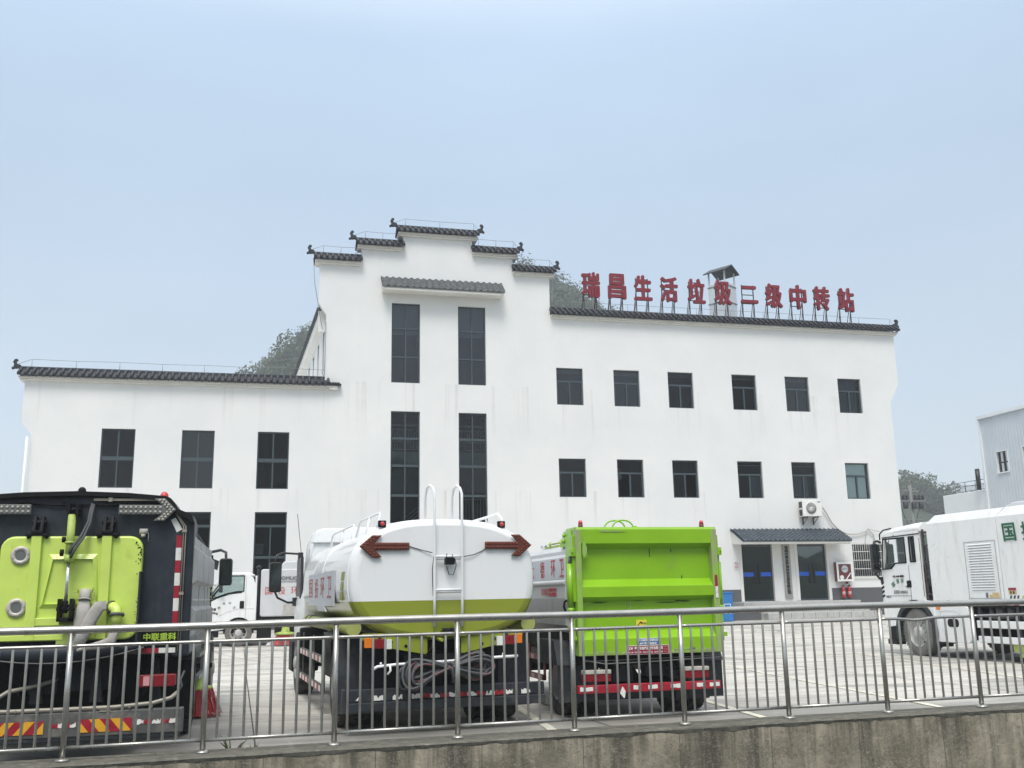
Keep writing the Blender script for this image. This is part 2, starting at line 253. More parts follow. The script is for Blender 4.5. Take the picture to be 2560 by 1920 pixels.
def yard_mat():
    m, t, b = newmat('yard_concrete'); n = t.nodes.new; k = t.links.new
    b.inputs['Roughness'].default_value = 0.62
    tc = n('ShaderNodeTexCoord')
    def noise(sc, st, det=7, ro=0.65, rot=0):
        mp = n('ShaderNodeMapping'); mp.inputs['Scale'].default_value = st; mp.inputs['Rotation'].default_value = (0, 0, rot); k(tc.outputs['Object'], mp.inputs[0])
        z = n('ShaderNodeTexNoise'); z.inputs['Scale'].default_value = sc; z.inputs['Detail'].default_value = det; z.inputs['Roughness'].default_value = ro
        k(mp.outputs[0], z.inputs['Vector']); return z.outputs['Fac']
    def mixc(fac, c1, c2):
        x = n('ShaderNodeMixRGB'); k(fac, x.inputs[0])
        if isinstance(c1, tuple): x.inputs[1].default_value = (*c1, 1)
        else: k(c1, x.inputs[1])
        x.inputs[2].default_value = (*c2, 1); return x.outputs[0]
    def rg(src, a, c, lo=0.0, hi=1.0):
        r = n('ShaderNodeMapRange'); r.inputs[1].default_value = a; r.inputs[2].default_value = c; r.inputs[3].default_value = lo; r.inputs[4].default_value = hi; k(src, r.inputs[0]); return r.outputs[0]
    c = mixc(rg(noise(0.5, (1, 1, 1)), 0.3, 0.7), (0.60, 0.572, 0.50), (0.47, 0.455, 0.41))
    c = mixc(rg(noise(0.8, (0.25, 3.0, 1), 8, rot=0.05), 0.46, 0.66, 0, 0.85), c, (0.26, 0.253, 0.235))
    c = mixc(rg(noise(1.1, (3, .3, 1), 8, rot=-0.12), 0.55, 0.72, 0, 0.55), c, (0.66, 0.64, 0.585))
    c = mixc(rg(noise(0.55, (1, 1.6, 1), 9), 0.55, 0.68, 0, 0.75), c, (0.19, 0.185, 0.165))
    c = mixc(rg(noise(20, (1, 1, 1), 4), 0.6, 0.75, 0, 0.35), c, (0.3, 0.29, 0.27))
    # curved tyre marks
    wv = n('ShaderNodeTexWave'); wv.wave_type = 'RINGS'; wv.rings_direction = 'Z'; wv.inputs['Scale'].default_value = 0.42; wv.inputs['Distortion'].default_value = 1.1; wv.inputs['Detail Scale'].default_value = 0.25
    mp = n('ShaderNodeMapping'); mp.inputs['Location'].default_value = (-13, -31, 0); k(tc.outputs['Object'], mp.inputs[0]); k(mp.outputs[0], wv.inputs['Vector'])
    tm = n('ShaderNodeMath'); tm.operation = 'MULTIPLY'; k(rg(wv.outputs['Fac'], 0.93, 0.99, 0, 0.6), tm.inputs[0]); k(rg(noise(0.25, (1, 1, 1), 5), 0.45, 0.6), tm.inputs[1])
    c = mixc(tm.outputs[0], c, (0.22, 0.21, 0.19))
    # dark strip where the trucks park: their shade painted into the concrete, ragged edge
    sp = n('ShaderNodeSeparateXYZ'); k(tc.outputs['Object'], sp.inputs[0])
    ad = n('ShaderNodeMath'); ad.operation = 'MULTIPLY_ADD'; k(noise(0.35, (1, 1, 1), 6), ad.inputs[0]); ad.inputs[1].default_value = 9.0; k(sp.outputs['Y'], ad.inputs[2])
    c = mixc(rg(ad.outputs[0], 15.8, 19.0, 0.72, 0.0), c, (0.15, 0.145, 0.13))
    k(c, b.inputs['Base Color'])
    bp = n('ShaderNodeBump'); bp.inputs['Strength'].default_value = 0.25; bp.inputs['Distance'].default_value = 0.01; k(noise(25, (1, 1, 1), 6), bp.inputs['Height']); k(bp.outputs[0], b.inputs['Normal'])
    return m
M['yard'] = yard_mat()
M['joint'] = mat('dark_joint_filler', (0.05, 0.05, 0.048), 0.9)
M['asphalt'] = mat('street_asphalt', (0.055, 0.055, 0.055), 0.9, var=0.3, scale=15)
M['earth'] = mat('ground_earth', (0.12, 0.13, 0.08), 0.95, var=0.3, scale=0.2)
M['hill'] = mat('hill_undergrowth', (0.030, 0.045, 0.020), 0.95, var=0.4, scale=0.25)
def leafmat():
    m, t, b = newmat('forest_foliage'); n = t.nodes.new; k = t.links.new
    b.inputs['Roughness'].default_value = 0.75; b.inputs['Specular IOR Level'].default_value = 0.15
    g = n('ShaderNodeNewGeometry'); r = n('ShaderNodeValToRGB')
    r.color_ramp.elements[0].color = (0.030, 0.050, 0.024, 1); r.color_ramp.elements[1].color = (0.110, 0.135, 0.070, 1)
    e = r.color_ramp.elements.new(0.55); e.color = (0.055, 0.082, 0.032, 1)
    tc = n('ShaderNodeTexCoord'); z = n('ShaderNodeTexNoise'); z.inputs['Scale'].default_value = 0.16; z.inputs['Detail'].default_value = 5; k(tc.outputs['Object'], z.inputs['Vector'])
    mt = n('ShaderNodeMath'); mt.operation = 'MULTIPLY_ADD'; k(g.outputs['Random Per Island'], mt.inputs[0]); mt.inputs[1].default_value = 0.45
    ms = n('ShaderNodeMath'); ms.operation = 'MULTIPLY_ADD'; k(z.outputs['Fac'], ms.inputs[0]); ms.inputs[1].default_value = 2.0; ms.inputs[2].default_value = -0.72
    k(ms.outputs[0], mt.inputs[2]); k(mt.outputs[0], r.inputs[0]); k(r.outputs[0], b.inputs['Base Color'])
    return m
M['leaf'] = leafmat()

# ------------------------------------------------------------------ mesh helpers
class MB:
    def __init__(s): s.v = []; s.f = []; s.m = []; s.s = []
    def _add(s, vs, fs, m=0, smooth=False):
        o = len(s.v); s.v += [tuple(p) for p in vs]
        for f in fs: s.f.append([o+i for i in f]); s.m.append(m); s.s.append(smooth)
        return s
    def box(s, x0, x1, y0, y1, z0, z1, m=0):
        if x0 > x1: x0, x1 = x1, x0
        if y0 > y1: y0, y1 = y1, y0
        if z0 > z1: z0, z1 = z1, z0
        v = [(x0,y0,z0),(x1,y0,z0),(x1,y1,z0),(x0,y1,z0),(x0,y0,z1),(x1,y0,z1),(x1,y1,z1),(x0,y1,z1)]
        return s._add(v, [(3,2,1,0),(4,5,6,7),(0,1,5,4),(1,2,6,5),(2,3,7,6),(3,0,4,7)], m)
    def hexa(s, v, m=0):                     # 8 corners ordered like box
        return s._add(v, [(3,2,1,0),(4,5,6,7),(0,1,5,4),(1,2,6,5),(2,3,7,6),(3,0,4,7)], m)
    def prism(s, pts, axis, a, b, m=0, smooth=False):   # polygon in the two other axes, extruded along axis a..b
        def P(p, t):
            return {'x': (t, p[0], p[1]), 'y': (p[0], t, p[1]), 'z': (p[0], p[1], t)}[axis]
        n = len(pts); v = [P(p, a) for p in pts] + [P(p, b) for p in pts]
        o = len(s.v)
        s._add(v, [tuple(range(n))[::-1], tuple(range(n, 2*n))], m)
        for i in range(n):
            j = (i+1) % n; s.f.append([o+i, o+j, o+n+j, o+n+i]); s.m.append(m); s.s.append(smooth)
        return s
    def loft(s, rings, m=0, smooth=True, caps=True, closed=True):
        n = len(rings[0]); o = len(s.v)
        for r in rings: s.v += [tuple(p) for p in r]
        for k in range(len(rings)-1):
            for i in range(n if closed else n-1):
                j = (i+1) % n; s.f.append([o+k*n+i, o+k*n+j, o+(k+1)*n+j, o+(k+1)*n+i]); s.m.append(m); s.s.append(smooth)
        if caps:
            s.f.append([o+i for i in range(n)][::-1]); s.m.append(m); s.s.append(False)
            s.f.append([o+(len(rings)-1)*n+i for i in range(n)]); s.m.append(m); s.s.append(False)
        return s
    def tube(s, path, r, n=8, m=0, caps=True, flat=1.0):
        path = [Vector(p) for p in path]; rings = []
        up = None
        for i, p in enumerate(path):
            d = (path[min(i+1, len(path)-1)] - path[max(i-1, 0)]).normalized()
            if up is None:
                up = Vector((0,0,1)) if abs(d.z) < 0.9 else Vector((0,1,0))
            a = d.cross(up)
            if a.length < 1e-4: a = d.orthogonal()
            a.normalize(); b = a.cross(d).normalized(); up = b
            rr = r[i] if isinstance(r, (list, tuple)) else r
            rings.append([p + a*math.cos(2*math.pi*k/n)*rr + b*math.sin(2*math.pi*k/n)*rr*flat for k in range(n)])
        return s.loft(rings, m, True, caps)
    def cyl(s, p0, p1, r, n=16, m=0, r1=None): return s.tube([p0, p1], [r, r if r1 is None else r1], n, m)
    def lathe(s, prof, o, axis, n=28, m=0, smooth=True, caps=True):
        ax = Vector(axis).normalized(); a = ax.orthogonal().normalized(); b = ax.cross(a); o = Vector(o)
        rings = [[o + ax*h + (a*math.cos(2*math.pi*k/n) + b*math.sin(2*math.pi*k/n))*r for k in range(n)] for r, h in prof]
        return s.loft(rings, m, smooth, caps)
    def sphere(s, c, r, m=0, n=10, sq=1.0):
        return s.lathe([(max(1e-3, r*math.sin(math.pi*i/6)), -r*sq*math.cos(math.pi*i/6)) for i in range(7)], c, (0,0,1), n, m)
    def build(s, name, mats, parent=None, bevel=0.0, off=None, seg=2, recalc=True):
        me = bpy.data.meshes.new(name)
        v = s.v if off is None else [(a-off[0], b-off[1], c-off[2]) for a, b, c in s.v]
        me.from_pydata(v, [], s.f)
        mats = mats if isinstance(mats, (list, tuple)) else [mats]
        for m in mats: me.materials.append(M[m])
        me.polygons.foreach_set('material_index', s.m); me.polygons.foreach_set('use_smooth', s.s)
        if recalc:
            bm = bmesh.new(); bm.from_mesh(me); bmesh.ops.recalc_face_normals(bm, faces=bm.faces); bm.to_mesh(me); bm.free()
        me.update()
        ob = bpy.data.objects.new(name, me); C.objects.link(ob)
        if parent: ob.parent = parent
        if bevel:
            bv = ob.modifiers.new('bevel', 'BEVEL'); bv.width = bevel; bv.segments = seg; bv.limit_method = 'ANGLE'; bv.angle_limit = R(40); bv.harden_normals = False
        return ob
def thing(name, label, cat, loc=(0,0,0), rz=0.0, group=None):
    o = bpy.data.objects.new(name, None); C.objects.link(o); o.location = loc; o.rotation_euler = (0, 0, rz); o.empty_display_size = 0.3
    return tag(o, label, cat, group)
def tag(o, label, cat, group=None):
    o['label'] = label; o['category'] = cat
    if group: o['group'] = group
    return o
def struct(o, kind='structure'): o['kind'] = kind; return o
def copy_tree(o, parent=None):
    c = o.copy(); C.objects.link(c)
    if parent: c.parent = parent
    for ch in list(o.children): copy_tree(ch, c)
    return c
def text_mesh(s, size, bold=0.0, ext=0.002, spacing=1.0, align='CENTER'):
    cu = bpy.data.curves.new('t', 'FONT'); cu.body = s; cu.size = size; cu.offset = bold; cu.extrude = ext; cu.align_x = align; cu.align_y = 'CENTER'
    cu.space_character = spacing; cu.resolution_u = 3
    ob = bpy.data.objects.new('t', cu); C.objects.link(ob)
    dg = bpy.context.evaluated_depsgraph_get(); me = bpy.data.meshes.new_from_object(ob.evaluated_get(dg))
    C.objects.unlink(ob); bpy.data.objects.remove(ob); bpy.data.curves.remove(cu)
    return me
def text(name, s, size, pos, xd, ud, m, parent=None, bold=0.0, ext=0.002, sx=1.0, spacing=1.0, align='CENTER', fit=None, fat=0.0):
    me = text_mesh(s, size, bold, ext, spacing, align)
    if fit:                                       # (width, height): stretch to these measures, centred
        co = np.zeros(len(me.vertices)*3); me.vertices.foreach_get('co', co); co = co.reshape(-1, 3)
        lo, hi = co.min(0), co.max(0); c = (lo+hi)/2; co[:, :2] = (co[:, :2]-c[:2])/(hi[:2]-lo[:2])*np.array(fit)
        me.vertices.foreach_set('co', co.ravel())
    xd = Vector(xd).normalized(); ud = Vector(ud).normalized(); nd = xd.cross(ud)
    mt = Matrix((xd*sx, ud, nd)).transposed().to_4x4(); mt.translation = Vector(pos)
    if fat:                                       # heavier strokes: shifted copies, each 1.5 mm proud of the last
        bm = bmesh.new()
        for k in range(9):
            m2 = me.copy(); a = 2*math.pi*k/8
            m2.transform(Matrix.Translation((0, 0, 0) if k == 8 else (fat*math.cos(a), fat*math.sin(a), .0015*(k+1)))); bm.from_mesh(m2); bpy.data.meshes.remove(m2)
        bm.to_mesh(me); bm.free()
    me.transform(mt); me.name = name; me.materials.clear(); me.materials.append(M[m])
    ob = bpy.data.objects.new(name, me); C.objects.link(ob)
    if parent: ob.parent = parent
    return ob
def rrect(x0, x1, z0, z1, r, n=5):
    pts = []
    for cx, cz, a0 in ((x1-r, z0+r, -90), (x1-r, z1-r, 0), (x0+r, z1-r, 90), (x0+r, z0+r, 180)):
        for i in range(n+1):
            a = R(a0 + 90*i/n); pts.append((cx + r*math.cos(a), cz + r*math.sin(a)))
    return pts
exec_parts = []

# ================================================================== THE SETTING
def yz(y):                                     # yard level: flat near the wall, rising gently to the building
    return 0.0 if y < 22 else (min(y, 37)-22)/15*0.42
# ground sheet to the horizon
b = MB(); b._add([(-1500,-1500,-0.75),(1500,-1500,-0.75),(1500,1500,-0.75),(-1500,1500,-0.75)], [(0,1,2,3)])
struct(b.build('ground', 'earth'))
b = MB(); b.box(-80, 80, -8, 9.2, -0.9, -0.70); struct(b.build('street', 'asphalt'))
b = MB(); ys = [10.02, 22, 26, 30, 34, 37, 75]
for i in range(len(ys)-1):
    a, c = ys[i], ys[i+1]
    b._add([(-70,a,yz(a)),(75,a,yz(a)),(75,c,yz(c)),(-70,c,yz(c))], [(0,1,2,3)])
b._add([(-70,10.02,0),(75,10.02,0),(75,10.02,-.9),(-70,10.02,-.9)], [(3,2,1,0)])
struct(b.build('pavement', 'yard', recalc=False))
def ground_strip(mb, p, q, w, dz):
    p = Vector(p); q = Vector(q); n = max(2, int((q-p).length/1.0)); d = (q-p).normalized(); s = Vector((-d.y, d.x))*w/2
    for i in range(n):
        a = p.lerp(q, i/n); c = p.lerp(q, (i+1)/n)
        mb._add([(a.x-s.x, a.y-s.y, yz(a.y)+dz), (a.x+s.x, a.y+s.y, yz(a.y)+dz), (c.x+s.x, c.y+s.y, yz(c.y)+dz), (c.x-s.x, c.y-s.y, yz(c.y)+dz)], [(0,1,2,3)])
b = MB()
for y in (13.25, 18.2, 23.2, 28.2, 33.0): ground_strip(b, (-30, y-.05), (45, y+.25), 0.016, 0.004)
for x in (-6.2, -0.05, 3.9, 10.6, 16.5, 21.5, 27): ground_strip(b, (x, 10.3), (x-0.75, 36.4), 0.016, 0.0045)
struct(b.build('pavement_joints', 'joint'))
b = MB()
for p, q in (((5.82,11.0),(6.55,20.6)), ((8.30,10.6),(9.30,20.2)), ((12.05,13.6),(13.58,21.5)), ((3.15,11.0),(3.9,20.4)), ((15.3,14.0),(16.8,21.5))): ground_strip(b, p, q, 0.11, 0.008)
ground_strip(b, (12.4,21.27), (17.0,21.55), 0.12, 0.012)
struct(b.build('road_markings', 'paintline'))
# retaining wall with its coping
wall = thing('retaining_wall', 'stained concrete retaining wall along the street under the steel railing', 'wall', (4, 9.75, -0.7))
off = (4, 9.75, -0.7)
def kz(x): return 0.145 + (x+1.7)*0.0059
b = MB(); xs = np.linspace(-14, 24, 120)
for i in range(len(xs)-1):
    x0, x1 = xs[i], xs[i+1]
    b._add([(x0,9.53,-.8),(x1,9.53,-.8),(x1,9.53,kz(x1)-.03),(x0,9.53,kz(x0)-.03)], [(0,1,2,3)])
b._add([(-14,9.53,-.8),(-14,10.0,-.8),(-14,10.0,.1),(-14,9.53,.1)], [(0,1,2,3)])
b.build('wall_face', 'concrete', wall, off=off, recalc=False)
b = MB(); xs = np.linspace(-14, 24, 620); rings = []
nzv = np.convolve(rng.normal(0, 1, 720), np.ones(9)/9, 'same')*0.018
nz2 = np.convolve(rng.normal(0, 1, 720), np.ones(5)/5, 'same')*0.012
for i, x in enumerate(xs):
    t = kz(x); e = nzv[i]; f = nz2[i]
    rings.append([(x, 9.525+e*.25, t-.022-abs(f)*2.2), (x, 9.518+e*.25, t-.012+f*.3), (x, 9.53+f*.6, t-.003), (x, 9.72, t+f*.3), (x, 9.96+f, t), (x, 10.02, t-.03), (x, 10.02, -.05), (x, 9.6, -.05)])
b.loft(rings, 0, False); b.build('coping', 'coping', wall, off=off)
# weeds in the crack behind the coping
def weed(x, y, h, n, label):
    t = thing('weed', label, 'plant', (x, y, 0.0), 0, 'weeds behind the coping'); b = MB()
    for i in range(n):
        a = random.uniform(0, 6.28); l = h*random.uniform(.5, 1.0); dx, dy = math.cos(a)*l*.7, math.sin(a)*l*.35
        w = .006; b._add([(-w,0,0),(w,0,0),(dx*.5+w,dy*.5,l*.7),(dx,dy,l),(dx*.5-w,dy*.5,l*.7)], [(0,1,2,3,4)])
    b.build('blades', 'leafy', t, recalc=False)
weed(-0.27, 10.12, .30, 14, 'small green weed in the crack left of the yard joint')
weed(-0.08, 10.15, .20, 9, 'tiny thin weed just right of the larger weed by the coping')

# railing ---------------------------------------------------------
rail = thing('metal_railing', 'stainless steel tube railing with thin balusters standing on the concrete wall', 'railing', (4, 9.75, 0.18))
ro = (4, 9.75, 0.18)
pxs = [-2.87 + 1.172*i for i in range(12)]
b = MB(); pts = [(x, 9.75 + .004*math.sin(x*2.1), kz(x)+1.12 + .004*math.sin(x*1.3)) for x in np.linspace(-3.6, 10.9, 60)]
b.tube(pts, .036, 14); b.build('top_rail', 'steel', rail, off=ro)
post_mb = None
for x in pxs:
    z = kz(x); b = MB(); b.cyl((x,9.75,z), (x,9.75,z+1.09), .0255, 14); p = b.build('post', 'steel', rail, off=ro)
    b = MB(); b.lathe([(.058,0),(.06,.012),(.045,.024),(.028,.03)], (x,9.75,z), (0,0,1), 18); b.build('base_plate', 'steel', p, off=ro)
bal = None
for i in range(11):
    x0, x1 = pxs[i], pxs[i+1]; b = MB()
    dent = .022 if i == 8 else 0
    b.tube([(x, 9.75, kz(x)+.975 - dent*math.exp(-((x-x0-.45)/.16)**2)) for x in np.linspace(x0+.02, x1-.02, 24)], .0165, 10)
    b.build('middle_rail', 'steel', rail, off=ro)
    b = MB(); b.cyl((x0+.02,9.75,kz(x0)+.112), (x1-.02,9.75,kz(x1)+.112), .0165, 10)
    pn = b.build('bottom_rail', 'steel', rail, off=ro)
    for k in range(9):
        x = x0 + (k+1)*(x1-x0)/10; z = kz(x)
        if bal is None:
            bb = MB(); bb.tube([(0,0,0),(0,0,.02),(0,0,.835),(0,0,.855)], [.008,.0125,.0125,.008], 8); bal = bb.build('baluster', 'steel', pn); o = bal
        else:
            o = bal.copy(); C.objects.link(o); o.parent = pn
        o.location = (x-ro[0], 0, z+.118-ro[2])

# hills, with the forest on them ------------------------------------
KH = 1.8                                       # the hill stands about 235 m away
HP = [(-60,-3),(-34,-3),(-22,2),(-13,12),(-8,20.2),(-4,25.6),(0,29),(4.4,31.5),(12,37),(24,43),(34,43.5),(39,41.5),(43,38.8),(46.6,36.5),(60,27),(75,19),(92.6,13.4),(100,10.5),(112,5),(135,1),(170,-3)]
hx = np.array([p[0] for p in HP], float)*KH; hzv = np.array([p[1] for p in HP], float)*KH
def hill_h(x, y):
    s = 1 + (y-130*KH)/(260.0*KH)
    return np.interp(x/np.maximum(s, .5), hx, hzv)*np.exp(-((y-132*KH)/(38.0*KH))**2) - 1.0 + 1.4*np.sin(x*.17+y*.11)*np.exp(-((y-132*KH)/(60.0*KH))**2)
def sheet(name, x0, x1, y0, y1, nx, ny, fn, m):
    X, Y = np.meshgrid(np.linspace(x0, x1, nx), np.linspace(y0, y1, ny)); Z = fn(X, Y)
    v = np.stack([X, Y, Z], -1).reshape(-1, 3).tolist(); f = []
    for j in range(ny-1):
        for i in range(nx-1): f.append((j*nx+i, j*nx+i+1, (j+1)*nx+i+1, (j+1)*nx+i))
    me = bpy.data.meshes.new(name); me.from_pydata(v, [], f); me.materials.append(M[m]); me.polygons.foreach_set('use_smooth', [True]*len(f)); me.update()
    o = bpy.data.objects.new(name, me); C.objects.link(o); return o
struct(sheet('hill', -60*KH, 190*KH, 62*KH, 230*KH, 110, 70, hill_h, 'hill'))
def back_h(x, y): return (17 + 6*np.sin(x*.045+.6) + 3*np.sin(x*.11) + 1.2*np.sin(x*.37))*np.exp(-((y+95)/26.0)**2) - 1.2
struct(sheet('hill', -160, 190, -170, -35, 90, 30, back_h, 'hill'))
def forest(name, trees, per, leaf):
    """many leaf-clump faces spread through the volume of uneven crowns"""
    V = []; 
    for (x, y, z, r) in trees:
        nl = rng.integers(4, 8); cen = rng.normal(0, .40, (nl, 3))*np.array([r, r, r*.8]) + np.array([x, y, z])
        rad = r*rng.uniform(.38, .72, nl)
        idx = rng.integers(0, nl, per); d = rng.normal(0, 1, (per, 3)); d /= np.linalg.norm(d, axis=1)[:, None]
        p = cen[idx] + d*(rad[idx]*rng.uniform(.5, .98, per))[:, None]
        n = d + rng.normal(0, .55, (per, 3)); n /= np.linalg.norm(n, axis=1)[:, None]
        a = np.cross(n, rng.normal(0, 1, (per, 3))); a /= np.linalg.norm(a, axis=1)[:, None]; c = np.cross(n, a)
        s = leaf*rng.uniform(.5, 1.25, per)[:, None]
        q = np.stack([p-a*s, p-c*s*.55, p+a*s*.95, p+c*s*.6], 1); V.append(q.reshape(-1, 3))
    V = np.concatenate(V); nf = len(V)//4
    me = bpy.data.meshes.new(name); me.vertices.add(len(V)); me.vertices.foreach_set('co', V.ravel())
    me.loops.add(nf*4); me.loops.foreach_set('vertex_index', np.arange(nf*4, dtype=np.int32))
    me.polygons.add(nf); me.polygons.foreach_set('loop_start', np.arange(0, nf*4, 4, dtype=np.int32)); me.update(calc_edges=True); me.validate()
    me.materials.append(M['leaf']); o = bpy.data.objects.new(name, me); C.objects.link(o); o['kind'] = 'stuff'; return o
tr = []
def scatter(x0, x1, y0, y1, n, zmin=0.5):
    k = 0
    while k < n:
        x = rng.uniform(x0, x1)*KH; y = rng.uniform(y0, y1)*KH; z = float(hill_h(np.array(x), np.array(y)))
        if z < zmin: k += .2; continue
        r = rng.uniform(1.5, 2.9)*KH; tr.append((x, y, z + r*.75, r)); k += 1
scatter(-18, 8, 92, 138, 420); scatter(8, 28, 110, 138, 120); scatter(28, 52, 106, 138, 290); scatter(80, 112, 88, 140, 300)
forest('hillside_forest', tr, 620, .40)

# ================================================================== THE WHITE BUILDING
BL = (6.0, 37.0, 0.42)
bld = thing('office_building', 'white plastered building with stepped gable, dark tile copings and dark windows', 'building', BL)
def bp(mb, name, mats, parent=None, bevel=0.0, recalc=True): return mb.build(name, mats, parent or bld, bevel, off=BL, recalc=recalc)
WC = [11.015, 13.451, 15.826, 18.712, 21.189, 23.716]
wins = []                                      # x0, x1, z0, z1, style
for i, x in enumerate(WC):
    wins.append((x, x+1.125, 8.92, 10.44, 'office', ('up', i))); wins.append((x, x+1.125, 5.22, 6.75, 'office', ('low', i)))
for i, x in enumerate((-5.945, -3.214, -0.549)):
    wins.append((x, x+1.14, 5.45, 7.57, 'hall', ('up', i))); wins.append((x, x+1.14, 1.9, 4.61, 'hallow', ('low', i)))
for i, x in enumerate((4.363, 7.0)):
    wins.append((x, x+1.12, 9.60, 12.81, 'tall', ('up', i))); wins.append((x, x+1.12, 4.2, 8.48, 'stair', ('low', i)))
wins.append((23.715, 25.2, 2.0, 3.31, 'barred', ('g', 0)))
doors = [(18.64, 20.0), (21.14, 22.46)]
holes = [w[:4] for w in wins] + [(a, c, 1.06, 3.34) for a, c in doors]
F = 37.0; TD = 0.24                            # facade plane, depth of the reveals
rects = [(-8.25, 1.84, 0.3, 9.30), (1.84, 10.82, 0.3, 14.30), (10.82, 26.24, 0.3, 12.58),
         (3.15, 9.28, 14.30, 15.0), (4.8, 7.6, 15.0, 15.68), (1.55, 1.84, 12.63, 14.30), (-8.6, -8.25, 7.73, 9.30), (26.24, 26.72, 10.27, 12.58)]
b = MB()
for (x0, x1, z0, z1) in rects:
    hs = [h for h in holes if h[0] < x1 and h[1] > x0 and h[2] < z1 and h[3] > z0]
    X = sorted({x0, x1} | {t for h in hs for t in h[:2] if x0 < t < x1}); Z = sorted({z0, z1} | {t for h in hs for t in h[2:] if z0 < t < z1})
    for i in range(len(X)-1):
        for j in range(len(Z)-1):
            cx, cz = (X[i]+X[i+1])/2, (Z[j]+Z[j+1])/2
            if any(h[0] < cx < h[1] and h[2] < cz < h[3] for h in hs): continue
            b._add([(X[i],F,Z[j]),(X[i+1],F,Z[j]),(X[i+1],F,Z[j+1]),(X[i],F,Z[j+1])], [(0,1,2,3)])
for (x0, x1, z0, z1) in holes:
    for q in ([(x0,F,z0),(x0,F+TD,z0),(x0,F+TD,z1),(x0,F,z1)], [(x1,F,z1),(x1,F+TD,z1),(x1,F+TD,z0),(x1,F,z0)],
              [(x0,F,z1),(x0,F+TD,z1),(x1,F+TD,z1),(x1,F,z1)], [(x1,F,z0),(x1,F+TD,z0),(x0,F+TD,z0),(x0,F,z0)]): b._add(q, [(0,1,2,3)])
b._add([(1.55,F,12.63),(1.84,F,12.18),(1.84,F,12.63)], [(0,1,2)]); b._add([(-8.6,F,7.73),(-8.25,F,7.31),(-8.25,F,7.73)], [(0,1,2)]); b._add([(26.72,F,10.27),(26.24,F,10.27),(26.24,F,9.44)], [(0,1,2)])
bp(b, 'wall', 'plaster', recalc=False)
# returns, sides and backs of the three volumes
b = MB()
def quad(a, c, z0, z1): b._add([(a[0],a[1],z0),(c[0],c[1],z0),(c[0],c[1],z1),(a[0],a[1],z1)], [(0,1,2,3)])
def fin(prof, y1):                             # the front wall is 0.35 m thick where it stands proud of the roofs and sides
    for (xa, za), (xb, zb) in zip(prof[:-1], prof[1:]): b._add([(xa,F,za),(xb,F,zb),(xb,y1,zb),(xa,y1,za)], [(0,1,2,3)])
fin([(-8.25,.3),(-8.25,7.31),(-8.6,7.73),(-8.6,9.3),(1.84,9.3)], F+.35)
fin([(1.84,9.3),(1.84,12.18),(1.55,12.63),(1.55,14.3),(3.15,14.3),(3.15,15),(4.8,15),(4.8,15.68),(7.6,15.68),(7.6,15),(9.28,15),(9.28,14.3),(10.82,14.3),(10.82,12.58)], F+.35)
fin([(10.82,12.58),(26.72,12.58),(26.72,10.27),(26.24,9.44),(26.24,.3)], F+.35)
for (x0, x1, z0, z1) in ((-8.6,1.84,7.73,9.3),(1.55,10.82,11.6,14.3),(3.15,9.28,14.3,15),(4.8,7.6,15,15.68),(10.82,26.72,10.27,12.58)): b._add([(x0,F+.35,z0),(x1,F+.35,z0),(x1,F+.35,z1),(x0,F+.35,z1)], [(0,1,2,3)])
quad((-8.25,37.35),(-8.6,52),.3,8.9); quad((-8.6,52),(1.3,52),.3,8.9)
quad((26.24,37.35),(26.24,54),.3,12.0); quad((26.24,54),(10.8,62),.3,12.0); quad((10.8,62),(1.0,62),.3,12.0)
b._add([(-8.6,37.35,8.85),(1.84,37.35,8.85),(1.3,52,8.85),(-8.6,52,8.85)], [(0,1,2,3)])
b._add([(1.84,37.35,12.0),(26.24,37.35,12.0),(26.24,62,12.0),(1.0,62,12.0)], [(0,1,2,3)])
bp(b, 'side_wall', 'plaster', recalc=False)
# the long side wall of the middle block, seen edge-on above the low wing, with its row of windows
p0, p1 = Vector((1.84, 37.35)), Vector((1.12, 52)); dv = (p1-p0).normalized(); nv = Vector((-dv.y, dv.x))
b = MB(); L = (p1-p0).length; hs = [(0.35+2.12*i, 0.95+2.12*i) for i in range(6)]
edges = [0] + [t for h in hs for t in h] + [L]
def sp(t, d, z): q = p0 + dv*t + nv*d; return (q.x, q.y, z)
for i in range(len(edges)-1):
    t0, t1 = edges[i], edges[i+1]
    if i % 2 == 0: b._add([sp(t0,0,8.8),sp(t1,0,8.8),sp(t1,0,12.0),sp(t0,0,12.0)], [(0,1,2,3)])
    else:
        b._add([sp(t0,0,8.8),sp(t1,0,8.8),sp(t1,0,10.1),sp(t0,0,10.1)], [(0,1,2,3)]); b._add([sp(t0,0,11.72),sp(t1,0,11.72),sp(t1,0,12.0),sp(t0,0,12.0)], [(0,1,2,3)])
        for q in ((t0,t0),(t1,t1)): b._add([sp(q[0],0,10.1),sp(q[0],-.15,10.1),sp(q[0],-.15,11.72),sp(q[0],0,11.72)], [(0,1,2,3)])
bp(b, 'side_wall', 'plaster', recalc=False)
for t0, t1 in hs:
    b = MB(); b._add([sp(t0,-.10,10.1),sp(t1,-.10,10.1),sp(t1,-.10,11.72),sp(t0,-.10,11.72)], [(0,1,2,3)]); bp(b, 'window', 'frame', recalc=False)
b = MB(); E_ = lambda t, d, z: sp(t, d, z)
b.hexa([E_(0,0,11.95),E_(0,.24,12.05),E_(L,.24,12.05),E_(L,0,11.95),E_(0,0,12.42),E_(0,.24,12.42),E_(L,.24,12.42),E_(L,0,12.42)]); bp(b, 'eave', 'trim')
b = MB(); b.hexa([E_(0,-.3,12.44),E_(0,.32,12.42),E_(L,.32,12.42),E_(L,-.3,12.44),E_(0,-.3,12.62),E_(0,.30,12.52),E_(L,.30,12.52),E_(L,-.3,12.62)])
for i in range(50): b.cyl(E_(L*i/50,.34,12.49), E_(L*i/50,.0,12.60), .06, 6)
